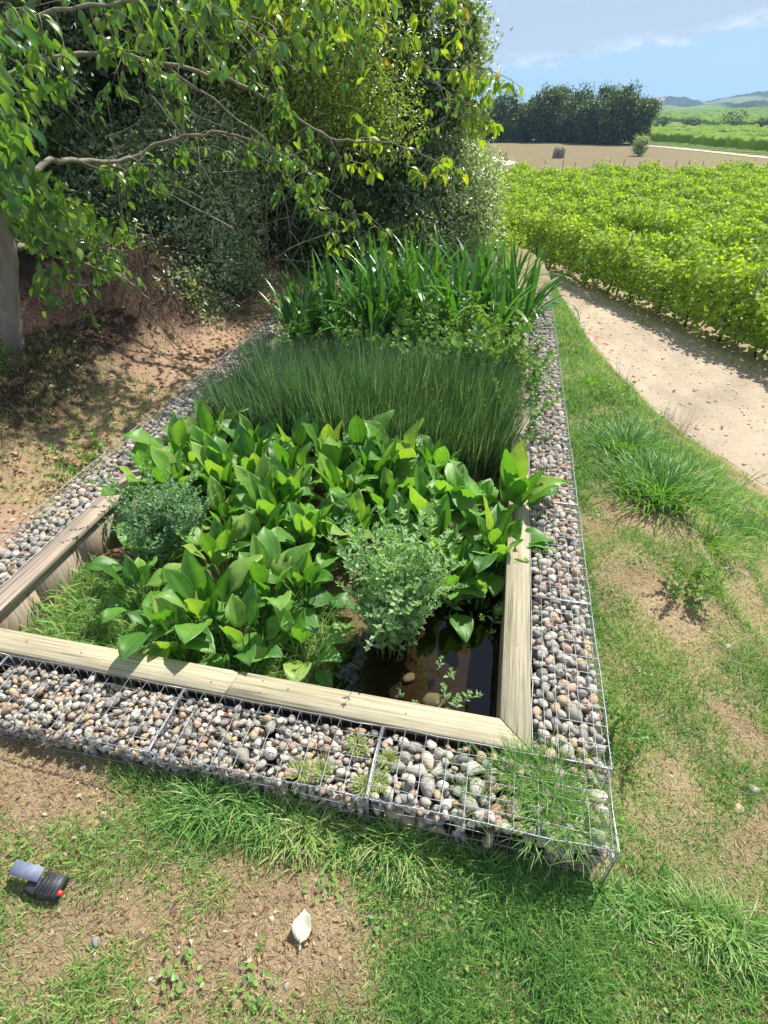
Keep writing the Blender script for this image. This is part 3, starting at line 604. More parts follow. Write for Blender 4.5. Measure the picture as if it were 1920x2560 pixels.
# ------------------------------------------------------------------ blades of all kinds
def blades(pos, L, w, az_, a0, a1, seg=2, tint=None, tipw=0.0, up=None):
    """thin curved blades: leaning from a0 to a1 (from the vertical) along their length. returns V,F,T"""
    n = len(pos); s = np.zeros((n, 3)); V = []; pts = [s.copy()]
    h = np.stack([np.cos(az_), np.sin(az_)], -1)
    for k in range(seg):
        a = a0+(a1-a0)*((k+0.5)/seg)
        s = s+(L/seg)[:, None]*np.concatenate([h*np.sin(a)[:, None], np.cos(a)[:, None]], 1); pts.append(s.copy())
    side = np.stack([-h[:, 1], h[:, 0], np.zeros(n)], -1)
    tw = R.uniform(-0.9, 0.9, n); side = side*np.cos(tw)[:, None]+np.concatenate([h*np.sin(tw)[:, None], np.zeros((n, 1))], 1)
    for k in range(seg):
        ww = (w*0.5*(1-(k/seg)**2*0.6))[:, None]
        if k == 0: ww = ww*0.8
        V += [pos+pts[k]-side*ww, pos+pts[k]+side*ww]
    V.append(pos+pts[seg]); V = np.stack(V, 1); m_ = V.shape[1]; off = np.arange(n)[:, None]*m_
    F4 = np.concatenate([off+np.array([[2*k, 2*k+1, 2*k+3, 2*k+2]]) for k in range(seg-1)]) if seg > 1 else np.zeros((0, 4), int)
    F3 = off+np.array([[2*(seg-1), 2*(seg-1)+1, 2*seg]])
    T = np.repeat(tint if tint is not None else R.random(n), m_)
    return V.reshape(-1, 3), [F for F in (F4, F3) if len(F)], T
def blade_obj(name, packs, mat, **kw):
    m = MB()
    for V, F, T in packs: m.add(V, F, T)
    return m.obj(name, mat, **kw)
# ---- lawn
def lawn(n, xr, yr, Ls, ws, accept, seed, bias=0.0, a1r=(0.4, 1.5), seg=2):
    g = np.random.default_rng(seed); x = g.uniform(*xr, n); y = g.uniform(*yr, n)
    # tufts
    tx = np.round(x/0.05)*0.05; x = x+(tx-x)*g.random(n)*0.35; ty = np.round(y/0.05)*0.05; y = y+(ty-y)*g.random(n)*0.35
    c = accept(x, y); k = g.random(n) < c; x, y, c = x[k], y[k], c[k]; n = len(x)
    z = gz(x, y)-0.004; hn = np.clip(0.75+0.5*vnoise(np.stack([x, y], -1), 5, seed), 0.35, 1.5)
    L = g.uniform(*Ls, n)*hn*(0.65+0.5*c); w = g.uniform(*ws, n)
    gt = np.clip(g.normal(0.50+bias, 0.25, n)+0.22*vnoise(np.stack([x, y], -1), 3.3, 77)-0.25*(c-0.6), 0, 0.995)
    a0 = g.uniform(0.0, 0.7, n); a1 = a0+g.uniform(*a1r, n)
    return blades(np.stack([x, y, z], -1), L, w, g.uniform(0, 6.28, n), a0, a1, seg, gt)
outgab = lambda x, y: ~((x > -3.56) & (x < 0.35) & (y > -0.37) & (y < 8.4))
def acc_front(x, y): return np.where(outgab(x, y), np.clip(cover(x, y)*1.25-0.12, 0.03, 1), 0)
def acc_bank(x, y):
    s = (x-crest(y))/(track_left(y)-crest(y))
    return np.where(outgab(x, y) & (s < 0.98) & (x > 0.3), np.clip(cover(x, y)*1.2-0.1, 0.02, 1)*np.where(s > 0.0, np.where((s < 0.12) & (y < 3.4), 0.25, 1.0), 1)*np.where((s > 0.7) & (y < 6), 0.35, 1), 0)
tag(blade_obj('lawn_grass', [lawn(80000, (-3.1, 1.9), (-1.35, -0.36), (0.04, 0.11), (0.0032, 0.0064), acc_front, 401),
                         lawn(9000, (-1.6, 0.9), (-0.62, -0.37), (0.10, 0.22), (0.0045, 0.0075), lambda x, y: np.maximum(acc_front(x, y), .6*(x > -1.6))*sstep(-0.62, -0.42, y), 402, -0.02, (0.9, 2.2), 3),
                         lawn(80000, (0.34, 2.2), (-0.4, 3.2), (0.03, 0.08), (0.0032, 0.006), acc_bank, 403),
                         lawn(90000, (0.34, 4.2), (3.0, 9.8), (0.06, 0.14), (0.005, 0.010), acc_bank, 404, -0.02),
                         lawn(9000, (1.2, 3.4), (0.2, 3.6), (0.10, 0.2), (0.004, 0.007), lambda x, y: acc_bank(x, y)*(x > crest(y)+0.12), 405, 0.0)], M['grass']), kind='stuff')
def acc_any(x, y): return np.where(outgab(x, y), 0.35+0.6*(1-cover(x, y)), 0)
def litterb(n, xr, yr, Ls, ws, seed, acc=acc_any):
    g = np.random.default_rng(seed); x = g.uniform(*xr, n); y = g.uniform(*yr, n); k = g.random(n) < acc(x, y); x, y = x[k], y[k]; n = len(x)
    return blades(np.stack([x, y, gz(x, y)+0.003], -1), g.uniform(*Ls, n), g.uniform(*ws, n), g.uniform(0, 6.28, n), g.uniform(1.1, 1.6, n), g.uniform(1.2, 1.75, n), 2, g.random(n)**1.0)
tag(blade_obj('dry_straw', [litterb(40000, (-3.1, 1.6), (-1.35, -0.36), (0.015, 0.06), (0.0015, 0.0035), 411), litterb(24000, (0.34, 1.9), (-0.4, 3.4), (0.015, 0.06), (0.002, 0.004), 412),
                        litterb(900, (1.2, 2.0), (0.2, 2.2), (0.1, 0.25), (0.002, 0.004), 413)], M['straw']), kind='stuff')
g = np.random.default_rng(47); n = 9000; y = g.uniform(5.5, 26, n); x = rowline(y)-.72+g.normal(0, .22, n); k = g.random(n) < np.clip(.5+.9*vnoise(np.stack([x, y], -1), 1.6, 15), 0, 1); x, y = x[k], y[k]; n = len(x)
tag(blade_obj('track_edge_weeds', [blades(np.stack([x, y, gz(x, y)], -1), g.uniform(.04, .16, n), g.uniform(.006, .012, n), g.uniform(0, 6.28, n), g.uniform(0, .7, n), g.uniform(.6, 1.8, n), 2, g.uniform(.1, 1, n))], M['grass']), kind='stuff')
# ---- soil bank on the left: dry hanging roots, leaf litter
def acc_left(x, y): return np.where((x < -3.62), 1.0, 0)
def bankroots(n, seed):
    g = np.random.default_rng(seed); x = g.uniform(-8.2, -4.1, n); y = g.uniform(1.0, 8.2, n); keep = g.random(n) < sstep(-4.15, -4.7, x+0.25*vnoise(np.stack([x, y], -1), 3, 9)); x, y = x[keep], y[keep]; n = len(x)
    return blades(np.stack([x, y, gz(x, y)+0.01], -1), g.uniform(0.10, 0.42, n), g.uniform(0.002, 0.005, n), g.normal(-0.35, 0.6, n), g.uniform(0.3, 0.9, n), g.uniform(1.5, 2.4, n), 3, g.random(n)**1.6)
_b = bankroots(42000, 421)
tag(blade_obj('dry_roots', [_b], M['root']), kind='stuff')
def litter(n, xr, yr, size, seed, mat, acc):
    g = np.random.default_rng(seed); x = g.uniform(*xr, n); y = g.uniform(*yr, n); k = g.random(n) < acc(x, y); x, y = x[k], y[k]; n = len(x)
    a = g.uniform(0, 6.28, n); d = np.stack([np.cos(a), np.sin(a), g.normal(0, 0.35, n)], -1); nn = np.stack([g.normal(0, 0.4, n), g.normal(0, 0.4, n), np.ones(n)], -1)
    V, F = scatter(LEAF_V*np.array([1.3, 1, 1.5]), LEAF_F, frames(d, nn), np.stack([x, y, gz(x, y)+0.008], -1), g.uniform(*size, n))
    m = MB(); m.add(V, F, np.repeat(g.random(n), 4)); return tag(m.obj('leaf_litter', mat), kind='stuff')
litter(16000, (-7.5, -3.58), (0.4, 8.8), (0.02, 0.06), 431, M['litter'], lambda x, y: 0.95*sstep(-5.0, -4.2, x)+0.05)
litter(2600, (-3.0, 1.8), (-1.3, -0.38), (0.012, 0.03), 432, M['litter'], lambda x, y: outgab(x, y)*(1.1-cover(x, y)))
g = np.random.default_rng(44); n = 5000; x = g.uniform(-5.2, -3.6, n); y = g.uniform(1.3, 3.6, n)
tag(blade_obj('weed_grass', [blades(np.stack([x, y, gz(x, y)], -1), g.uniform(0.04, 0.13, n), g.uniform(0.003, 0.006, n), g.uniform(0, 6.28, n), g.uniform(0, .6, n), g.uniform(.8, 2, n), 2, g.uniform(0.1, 0.95, n))], M['grass']), kind='stuff')

# ---- grass and weeds inside the bed
def bedblades(n, box, Ls, ws, seed, mat_t=(0.3, 0.2), cut=None, a1=(0.6, 2.0)):
    g = np.random.default_rng(seed); x = g.uniform(box[0], box[1], n); y = g.uniform(box[2], box[3], n)
    if cut is not None: k = g.random(n) < cut(x, y); x, y = x[k], y[k]; n = len(x)
    a0 = g.uniform(0, .6, n)
    return blades(np.stack([x, y, bed_z(x, y)], -1), g.uniform(*Ls, n), g.uniform(*ws, n), g.uniform(0, 6.28, n), a0, a0+g.uniform(*a1, n), 3, np.clip(g.normal(*mat_t, n), 0, 0.99))
tag(blade_obj('bed_grass', [bedblades(5200, (-3.05, -0.85, 0.16, 0.95), (0.06, 0.17), (0.003, 0.006), 441, cut=lambda x, y: sstep(-0.85, -1.3, x)*np.where(y < 0.35+0.25*(x+3.05), 1, 0.55)),
                        bedblades(3600, (-3.05, -2.25, 0.18, 0.9), (0.05, 0.12), (0.003, 0.005), 442, (0.62, 0.2)), bedblades(1500, (-3.05, -1.2, 0.17, 1.0), (0.12, 0.26), (0.006, 0.011), 443, (0.4, 0.25))], M['grass']), kind='stuff')

# ---- rushes: thin upright stems, one uncountable mass
def rushes(n, seed):
    g = np.random.default_rng(seed); x = g.uniform(-2.98, -0.20, n); y = g.uniform(2.72, 4.35, n)
    cl = np.stack([np.round(x/0.16)*0.16, np.round(y/0.16)*0.16], -1); x = x+(cl[:, 0]-x)*0.35; y = y+(cl[:, 1]-y)*0.35
    dx = (x+1.6)/1.4; azx = np.arctan2((y-3.3)*0.5+g.normal(0, 0.6, n), dx+g.normal(0, 0.6, n)); L = (0.45+0.42*g.beta(2.4, 1.5, n))*(1-0.08*np.abs(dx)**2)*(1+.24*vnoise(np.stack([x, y], -1), 4.5, 7))
    edge = np.clip(np.maximum(np.abs(dx)-0.4, 0)*0.5+0.02, 0, 0.35); a0 = np.abs(g.normal(0.08, 0.09, n))+edge*0.25; 
    return blades(np.stack([x, y, bed_z(x, y)], -1), L, g.uniform(0.0045, 0.0085, n), azx, a0, a0+np.abs(g.normal(0.14, 0.27, n)), 3, np.clip(g.beta(1.5, 1.3, n), 0, 0.995))
tag(blade_obj('rushes', [rushes(16000, 451)], M['rush']), kind='stuff')
g = np.random.default_rng(9); n = 420; P = np.stack([g.uniform(-2.9, -0.2, n), g.uniform(2.7, 4.2, n), g.uniform(0.05, 0.5, n)], -1)
V, F = scatter(LUMP[0][0], LUMP[0][1], rotz(g.uniform(0, 6, n)), P, g.uniform(0.004, 0.007, n)); mm = MB(); mm.add(V, F, np.repeat(g.random(n), len(LUMP[0][0]))); tag(mm.obj('rush_seed_heads', M['yellowleaf']), kind='stuff')

# ---- plantain leaves: pleated blades on long stalks
def leaf_strip(stalk, blade, width, a, nrow=8, ncol=5, cup=0.16, pleat=0.010, pw=0.006, fold=0.0, wave=0.0):
    """a leaf in the YZ plane: stalk then blade. a = lean angles from the vertical at (foot, blade foot, tip)"""
    m = MB(); s = np.zeros(3); pts = [s.copy()]
    for k in range(4):
        an = a[0]+(a[1]-a[0])*(k+.5)/4; s = s+stalk/4*np.array([0, sin(an), cos(an)]); pts.append(s.copy())
    if stalk > 0: m.tube(pts, [pw, pw*0.9, pw*0.8, pw*0.7, pw*0.5], 4, 0.0)
    rows = []; b = pts[-1].copy()
    for k in range(nrow+1):
        t = k/nrow; an = a[1]+(a[2]-a[1])*t**1.3; T = np.array([0, sin(an), cos(an)]); Nn = np.array([0, -cos(an), sin(an)])
        wd = width*0.5*max(0.02, sin(pi*min(1, t**0.75))**0.8) if k not in (0, nrow) else width*0.015
        row = []
        for c in range(ncol):
            u = -1+2*c/(ncol-1); ridge = pleat*.7*(1 if c % 2 else -0.4)*(wd/(width*.5))
            wv = wave*sin(t*9+u*2)*abs(u)
            row.append(b+np.array([u*wd, 0, 0])+Nn*(cup*width*(abs(u)**1.3)*(wd/(width*.5))+ridge+wv))
        rows.append(row); b = b+T*blade/nrow
    V = np.array(rows).reshape(-1, 3); i_, j_ = np.meshgrid(np.arange(ncol-1), np.arange(nrow)); q = (j_*ncol+i_).ravel()
    m.add(V, [np.stack([q, q+1, q+ncol+1, q+ncol], -1)], np.tile([0.16 if c % 2 == 0 else 0.0 for c in range(ncol)], nrow+1) if ncol > 5 else 0.0)
    return m
D_ = radians
PL = [leaf_strip(.30, .27, .115, (D_(6), D_(14), D_(40)), 8, 9, wave=.010), leaf_strip(.30, .27, .13, (D_(10), D_(30), D_(95)), 8, 9, wave=.012), leaf_strip(.27, .25, .135, (D_(15), D_(50), D_(125)), 8, 9, wave=.012),
      leaf_strip(.22, .25, .13, (D_(30), D_(70), D_(120)), 8, 9, cup=.10, wave=.012), leaf_strip(.32, .26, .10, (D_(4), D_(10), D_(20)), 8, 9, cup=.28, wave=.004), leaf_strip(.20, .23, .125, (D_(35), D_(80), D_(150)), 8, 9, cup=.12, wave=.012)]
PL_ME = [p.me('leaf', M['plantain'], True) for p in PL]
def plantain(x, y, n, h, label, upright=0.5, group=None, z=None):
    t = thing('water_plantain', label, 'plant', (x, y, float(bed_z(np.array([x]), np.array([y]))[0]) if z is None else z), 0, group)
    for k in range(n):
        u = k/n; a = k*2.4+rnd.uniform(-.4, .4)
        if rnd.random() < upright: v = rnd.choice([0, 4, 1, 1])
        else: v = rnd.choice([1, 2, 3, 5, 2])
        if k > n*0.7: v = rnd.choice([0, 4])
        r = rnd.uniform(0.01, 0.05); s = h*.93*rnd.uniform(0.7, 1.18)
        link('leaf', PL_ME[v], t, (r*cos(a), r*sin(a), 0), (rnd.uniform(-.1, .1), rnd.uniform(-.12, .12), a-pi/2), (s*rnd.uniform(1.05, 1.3), s, s))
    return t
GP = 'water plantains in the dense leafy band across the bed'
LP_ = 'broad-leaved plantain clump within the dense band across the bed'
plantain(-1.90, 0.56, 24, 1.1, 'large broad-leaved plantain overhanging the front plank of the bed', 0.35)
plantain(-2.12, 0.42, 12, .95, 'small plantain between the big front clump and the left grassy corner', 0.2)
plantain(-1.97, 0.33, 11, .98, 'low plantain whose leaves spill over the front plank left of centre', 0.05)
plantain(-2.55, 0.90, 8, .9, 'small plantain at the foot of the bluish herb by the left boards', 0.1)
plantain(-1.62, 0.80, 16, 1.1, 'tall plantain directly behind the big front clump', 0.4)
plantain(-1.30, 0.50, 12, .9, 'low plantain between the big front clump and the bushy mint', 0.15)
plantain(-1.62, 0.42, 12, 0.92, 'small plantain right at the front plank with one leaf hanging over the pebbles', 0.1)
plantain(-2.42, 0.62, 9, 0.85, 'small plantain with a few flat leaves on the grassy soil near the left corner', 0.1)
plantain(-1.42, 0.92, 14, 0.95, 'broad-leaved plantain between the front clump and the bright bushy mint', 0.3)
plantain(-2.05, 1.05, 13, 1.1, 'broad-leaved plantain behind the front clump beside the bluish herb', 0.4)
plantain(-0.14, 2.02, 22, 1.3, 'plantain clump at the right end of the band leaning over the gabion', 0.45)
plantain(-0.62, 1.28, 12, .95, 'dark shaded plantain at the back edge of the open water', 0.1)
plantain(-0.30, 1.22, 9, .9, 'plantain drooping over the water in front of the right clump', 0.0)
plantain(-0.24, 1.58, 18, 1.12, 'low plantain clump whose leaves droop over the right plank', 0.15)
plantain(-3.0, 1.78, 13, 1.05, 'plantain leaning over the left plank just behind the bluish herb', 0.2)
plantain(-2.98, 2.2, 18, 1.2, 'plantain clump at the left end of the band leaning over the left plank', 0.45)
for yy_, xs0, hh in [(1.55, np.arange(-2.2, -0.25, 0.32), 1.0), (1.30, np.arange(-1.9, -0.2, 0.34), .95), (1.85, np.arange(-2.75, -0.4, 0.33), 1.08), (2.15, np.arange(-2.8, -0.4, 0.31), 1.12), (2.42, np.arange(-2.75, -0.5, 0.34), 1.15)]:
    for xx in xs0:
        plantain(float(xx)+rnd.uniform(-.08, .08), yy_+rnd.uniform(-.08, .08), 18, hh*rnd.uniform(.85, 1.08), LP_, 0.55, GP)
# drooping leaf over the front plank
o = link('leaf', PL_ME[2], [c for c in COL.objects if c.name.startswith('water_plantain')][1], (0.02, -0.05, 0.08), (D_(8), 0, pi+0.1), 1.15)

# ---- leafy stems (mint and herbs)
def stem_mesh(h, nleaf, lsize, spread, seed, wide=0.9, pairs=True, branches=3):
    g = np.random.default_rng(seed); st = MB(); P0 = []; D0 = []; S0 = []
    def run(p, d, h, n, ls):
        t = np.linspace(0, 1, 6)[:, None]; bend = g.normal(0, 0.08, 3); Pt = p+d*h*t+bend*h*t**2; st.tube(Pt, np.linspace(0.0028, 0.001, 6), 4)
        for k in range(n):
            u = 0.12+0.88*(k+0.5)/n; q = p+d*h*u+bend*h*u*u; a = k*1.57+g.normal(0, .25)
            for sgn in (0, pi):
                e = np.array([cos(a+sgn), sin(a+sgn), 0.45+0.7*u]); P0.append(q); D0.append(e); S0.append(ls*(1.0-0.45*u)*g.uniform(.8, 1.2)*(0.6 if u < .15 else 1))
        for a in np.arange(4)*pi/2+g.random(): P0.append(p+d*h+bend*h); D0.append(np.array([cos(a)*0.6, sin(a)*0.6, 0.9])); S0.append(ls*0.5)
    top = unit(np.array([g.normal(0, spread), g.normal(0, spread), 1.0])); run(np.zeros(3), top, h, nleaf, lsize)
    for b in range(branches):
        u = g.uniform(.25, .75); a = g.uniform(0, 6.28); run(top*h*u, unit(np.array([cos(a)*.7, sin(a)*.7, 1.0])), h*g.uniform(.25, .4), max(3, nleaf//3), lsize*0.75)
    P0, D0, S0 = np.array(P0), np.array(D0), np.array(S0); n = len(P0)
    V, F = scatter(LEAF_V*np.array([wide*1.25, 1, 1.3]), LEAF_F, frames(D0, np.array([0, 0, 1.0])+g.normal(0, .3, (n, 3))), P0, S0)
    lf = MB(); lf.add(V, F, np.repeat(g.random(n)*0.7, 4)); return st, lf
def herb_kit(prefix, mat, **kw):
    kit = []
    for s in range(4):
        st, lf = stem_mesh(seed=900+s+len(prefix)*7, **kw); kit.append((st.me('stem', M['stem']), lf.me('foliage', mat)))
    return kit
K_mint = herb_kit('mint', M['mint'], h=0.62, nleaf=17, lsize=0.052, spread=0.06, wide=0.85, branches=5)
K_blue = herb_kit('blueherb', M['mintblue'], h=0.55, nleaf=16, lsize=0.052, spread=0.08, wide=0.85, branches=5)
K_herb = herb_kit('herb', M['herb'], h=0.45, nleaf=9, lsize=0.075, spread=0.15, wide=1.5, branches=3)
K_seed = herb_kit('seedling', M['mint'], h=0.18, nleaf=4, lsize=0.07, spread=0.25, wide=0.8, branches=1)
def herb(name, kit, x, y, z, n, rad, lean, sc, label, cat='plant', group=None):
    t = thing(name, label, cat, (x, y, z), 0, group)
    for k in range(n):
        a = k*2.4; r = rad*math.sqrt((k+.5)/n)*0.6; st, lf = kit[k % 4]; ln = lean*(r/(rad*0.6+1e-6))
        s = link('stem', st, t, (r*cos(a), r*sin(a), 0), (-ln*sin(a)+rnd.gauss(0, .10), ln*cos(a)+rnd.gauss(0, .10), rnd.uniform(0, 6.28)), sc*rnd.choice([.5, .7, .85, 1.0, 1.1, 1.25 if rnd.random() < .5 else .8])*(1-0.25*(r/(rad*.6+1e-6))**2)); s.rotation_mode = 'ZYX'
        link('foliage', lf, s)
    return t
def tilt_fix(t, lean):
    pass
herb('mint', K_mint, -0.80, 0.80, -0.37, 50, 0.26, 0.04, 1.5, 'tall bright green bushy mint standing in the front of the pond')
herb('leafy_herb', K_blue, -2.60, 1.24, -0.32, 54, 0.34, 0.14, 1.2, 'dense bluish green small-leaved herb by the left lining boards')
sd = [(-0.46, 0.60, 'pale seedling with pointed leaves rising from the pond, the taller one'), (-0.38, 0.40, 'bushy pale seedling in the pond above the orange pebble'), (-0.22, 1.05, 'dark leafy seedling in the shade at the right of the pond'), (-0.5, 1.12, 'dark leafy seedling in the shade behind the open water'), (-0.36, 1.28, 'dark seedling beneath the drooping plantain leaves'), (-0.62, 0.36, 'tiny sprig standing in the shallow water near the front plank')]
for k, (x, y, lb) in enumerate(sd): herb('seedling', K_seed, x, y, -0.36, [3, 5, 4, 4, 4, 2][k], 0.10, 0.5, [1.0, .9, 1.1, 1.1, 1.0, .5][k], lb)
# leafy patch between rushes and irises
for k in range(26):
    x = rnd.uniform(-1.75, -0.15); y = rnd.uniform(4.35, 5.4)
    herb('water_mint', K_herb, x, y, -0.33, 8, 0.2, 0.5, rnd.uniform(1.5, 1.95), 'leafy green herb clump in the patch between the rushes and the irises', group='leafy herbs between rushes and irises')
for k in range(7):
    x = rnd.uniform(-3.0, -1.6); y = rnd.uniform(4.5, 4.9)
    herb('water_mint', K_herb, x, y, -0.33, 5, 0.18, 0.5, rnd.uniform(1.0, 1.4), 'leafy green herb clump in the patch between the rushes and the irises', group='leafy herbs between rushes and irises')
for k, y in enumerate([3.2, 3.55, 3.9, 4.25, 4.6, 4.95]):
    herb('trailing_herb', K_herb, -0.08+rnd.uniform(-.08, .1), y, -0.22, 8, 0.22, 0.9, rnd.uniform(1.0, 1.25), 'bright round-leaved herb spilling over the right plank beside the rushes', group='herbs spilling over the right plank')

# ---- iris clumps behind
IR = [leaf_strip(0, 1.12, .040, (0, D_(4), D_(14)), 9, 3, cup=.12, pleat=0), leaf_strip(0, 1.2, .042, (0, D_(6), D_(60)), 10, 3, cup=.12, pleat=0), leaf_strip(0, 1.25, .042, (0, D_(8), D_(130)), 12, 3, cup=.12, pleat=0),
      leaf_strip(0, 1.25, .040, (0, D_(12), D_(175)), 12, 3, cup=.12, pleat=0), leaf_strip(0, 1.0, .036, (0, D_(14), D_(40)), 9, 3, cup=.12, pleat=0)]
IR_ME = [p.me('blade', M['iris'], True) for p in IR]
k = 0
for y, xs0 in [(5.3, np.arange(-2.9, -1.6, 0.45)), (5.75, np.arange(-2.95, -0.1, 0.42)), (6.2, np.arange(-2.8, -0.05, 0.45)), (6.7, np.arange(-2.9, -0.05, 0.45)), (7.3, np.arange(-2.7, -0.1, 0.5))]:
    for x in xs0:
        hs = 1.0 if (x < -2.2) else 1.18
        t = thing('iris', 'tall clump of strap-leaved iris with arching tips behind the rushes', 'plant', (float(x)+rnd.uniform(-.1, .1), y+rnd.uniform(-.12, .12), -0.34), 0, 'iris clumps at the far end of the bed')
        for q in range(19):
            a = rnd.uniform(0, 6.28); v = rnd.choice([0, 0, 1, 1, 2, 2, 3, 4]); s = hs*rnd.uniform(.78, 1.12)
            link('blade', IR_ME[v], t, (rnd.uniform(-.13, .13), rnd.uniform(-.10, .10), 0), (rnd.uniform(-.12, .12), rnd.uniform(-.12, .12), a), (s*1.6, s, s))
        k += 1
# one lone clump leaning out over the path side
t = thing('iris', 'dark iris blades leaning out to the right over the far gabion', 'plant', (-0.12, 6.3, -0.3), 0)
for q, (ry, s) in enumerate([(0.55, 1.3), (0.42, 1.4), (0.3, 1.3), (0.62, 1.05)]): link('blade', IR_ME[1], t, (0.03*q, 0.08*q-0.1, 0), (0, ry, -pi/2+rnd.uniform(-.3, .3)), s)

# ------------------------------------------------------------------ plants and bits on the ground
def tuft(name, x, y, n, L, w, label, mat='grass', z=None, spread=0.08, a1=(0.5, 1.6), tb=(0.28, 0.15), cat='grass tuft', group=None, kind=None):
    g = np.random.default_rng(int(abs(x*731+y*97))+n); px = g.normal(0, spread, n); py = g.normal(0, spread, n); a = np.arctan2(py, px)+g.normal(0, .5, n)
    a0 = g.uniform(.05, .6, n)
    V, F, T = blades(np.stack([px, py, np.zeros(n)], -1), g.uniform(L*.5, L, n), g.uniform(w*.7, w, n), a, a0, a0+g.uniform(*a1, n), 4, np.clip(g.normal(*tb, n), 0, .98))
    o = blade_obj(name, [(V, F, T)], M[mat], loc=(x, y, float(gz(x, y)) if z is None else z)); return tag(o, label, cat, group, kind)
tuft('grass_tuft', 1.22, 2.95, 1000, 0.33, 0.012, 'large lush grass tuft on the crest of the bank, the nearer and bigger one', spread=0.20)
tuft('grass_tuft', 1.02, 3.75, 700, 0.28, 0.011, 'lush grass tuft on the bank just behind the biggest tuft', spread=0.16)
tuft('grass_tuft', 1.55, 2.55, 450, 0.28, 0.008, 'yellow green grass tuft on the slope right of the biggest tuft', spread=0.10, tb=(.55, .15))
tuft('grass_tuft', 0.78, 5.35, 90, 0.2, 0.012, 'small bright tuft in the short grass beside the gabion', spread=0.07, tb=(.5, .1))
tuft('dry_grass_tuft', 1.85, 5.05, 160, 0.5, 0.003, 'thin see-through dry grass tuft at the edge of the dirt track', 'straw', spread=0.1, a1=(.1, .6), tb=(.6, .2))
tuft('dry_grass_tuft', 1.42, 6.4, 60, 0.55, 0.003, 'sparse dry stalks rising against the dirt track further back', 'straw', spread=0.08, a1=(.1, .4), tb=(.5, .2))
for (a, b, L, az0) in [((1.45, 2.9), 0.75, 0.9, 0.25), ((1.55, 2.6), 0.75, 0.85, 0.15), ((1.75, 2.0), .7, .75, .2)]:
    m = MB(); t_ = np.linspace(0, 1, 7)[:, None]; m.tube(np.array([0, 0, 0])+t_*np.array([cos(az0)*0.6, sin(az0)*0.6, .55])*L+t_**2*np.array([.05, 0, -.06]), np.linspace(.0022, .001, 7), 3)
    g = np.random.default_rng(3); 
    for q in np.linspace(.75, 1, 12): m.add(*(lambda V, F: (V, F))(*scatter(LEAF_V, LEAF_F, frames(g.normal(size=(2, 3))*.5+np.array([.5, 0, .7]), np.array([[0, 0, 1.0]]*2)), np.array([[cos(az0)*.6*q*L+.05*q*q, sin(az0)*.6*q*L, .55*q*L-.06*q*q]]*2), np.array([.02, .02]))), 0.2)
    tag(m.obj('seed_stalk', M['straw'], loc=(a[0], a[1], float(gz(*a)))), 'long thin grass seed stalk leaning right over the bank', 'grass stalk', 'seed stalks leaning over the bank')
GG = 'grass growing through the corner gabion'
for (x, y, n, L) in [(-0.02, -0.11, 330, .2), (0.06, -0.22, 300, .18), (0.1, -0.13, 160, .22), (0.18, -0.28, 300, .16), (0.27, -0.18, 120, .12), (-0.33, -0.15, 50, .12), (-0.16, -0.10, 60, .14), (0.1, -0.04, 130, .13), (-0.22, -0.28, 50, .12), (0.02, -0.33, 120, .16), (0.26, -0.02, 60, .1)]:
    tuft('grass_tuft', x, y, n, L, 0.004, 'green grass tuft growing up through the wire of the corner gabion', z=-0.06, spread=0.045, tb=(.35, .2), group=GG)
for (x, y) in [(-0.93, -0.27), (-1.02, -0.30), (-0.80, -0.12), (-0.64, -0.16), (-0.66, -0.27), (-0.72, -0.30)]:
    tuft('moss_tuft', x, y, 150, 0.05, 0.006, 'yellow green mossy weed sprouting between the pebbles of the front gabion', z=-0.035, spread=0.02, tb=(.78, .05), group='yellow green weeds among the pebbles', cat='weed')
def weed(x, y, n, rad, sc, label, kit=None, z=None, name='weed'):
    return herb(name, kit or K_herb, x, y, float(gz(x, y)) if z is None else z, n, rad, 0.9, sc, label, 'weed')
weed(1.12, 1.62, 16, 0.14, 0.58, 'low leafy green weed standing alone on the bare bank with its dark shadow')
weed(0.47, 0.42, 16, 0.16, 0.5, 'heart-leaved weed growing against the right gabion near the corner')
weed(0.50, 0.22, 5, 0.10, 0.36, 'small broad-leaved weed beside the corner of the right gabion')
weed(1.05, 4.95, 6, 0.16, 0.6, 'pale greyish weed in the grass halfway along the bank')
weed(1.50, 4.75, 6, 0.14, 0.65, 'dark green weed at the top of the bank by the track', K_blue)
weed(1.30, 4.15, 5, 0.12, 0.5, 'dark blue green sprig just behind the lush grass tufts', K_blue)
weed(-3.75, 1.95, 9, 0.25, 0.7, 'green weed on the soil at the left edge by the gabion')
weed(-5.0, 2.35, 12, 0.35, 0.9, 'leafy green undergrowth at the left edge below the tree')
weed(1.75, 1.45, 6, 0.14, 0.5, 'greyish weed on the slope at the right edge of the picture', K_mint)
# poppies at the track edge
for (x, y) in [(0.98, 7.45), (1.08, 7.3), (1.22, 7.2), (1.16, 7.05), (1.28, 7.0)]:
    t = thing('poppy', 'small orange red flower at the grass edge beside the track', 'flower', (x, y, float(gz(x, y))), 0, 'orange red flowers beside the track')
    m = MB(); m.tube([(0, 0, 0), (.01, 0, .12), (.02, .01, .26)], .002, 3); m.obj('stem', M['stem'], t)
    for q in range(4):
        a = q*pi/2; V, F = scatter(BROAD_V*np.array([1.1, 1, 1]), BROAD_F, frames(np.array([[cos(a), sin(a), .5]]), np.array([[0, 0, 1.0]])), np.array([[.02, .01, .26]]), np.array([.045]))
        m = MB(); m.add(V, F); m.obj('petal', M['poppy'], t)
litter(1500, (1.0, 8), (4, 15), (0.02, 0.07), 433, M['litter'], lambda x, y: ((x > track_left(y)) & (x < rowline(y)))*.8)
M['crumb'] = mat_simple('soil_crumb', (0.26, 0.18, 0.10), 0.95, nscale=60, namp=0.3, spec=.1)
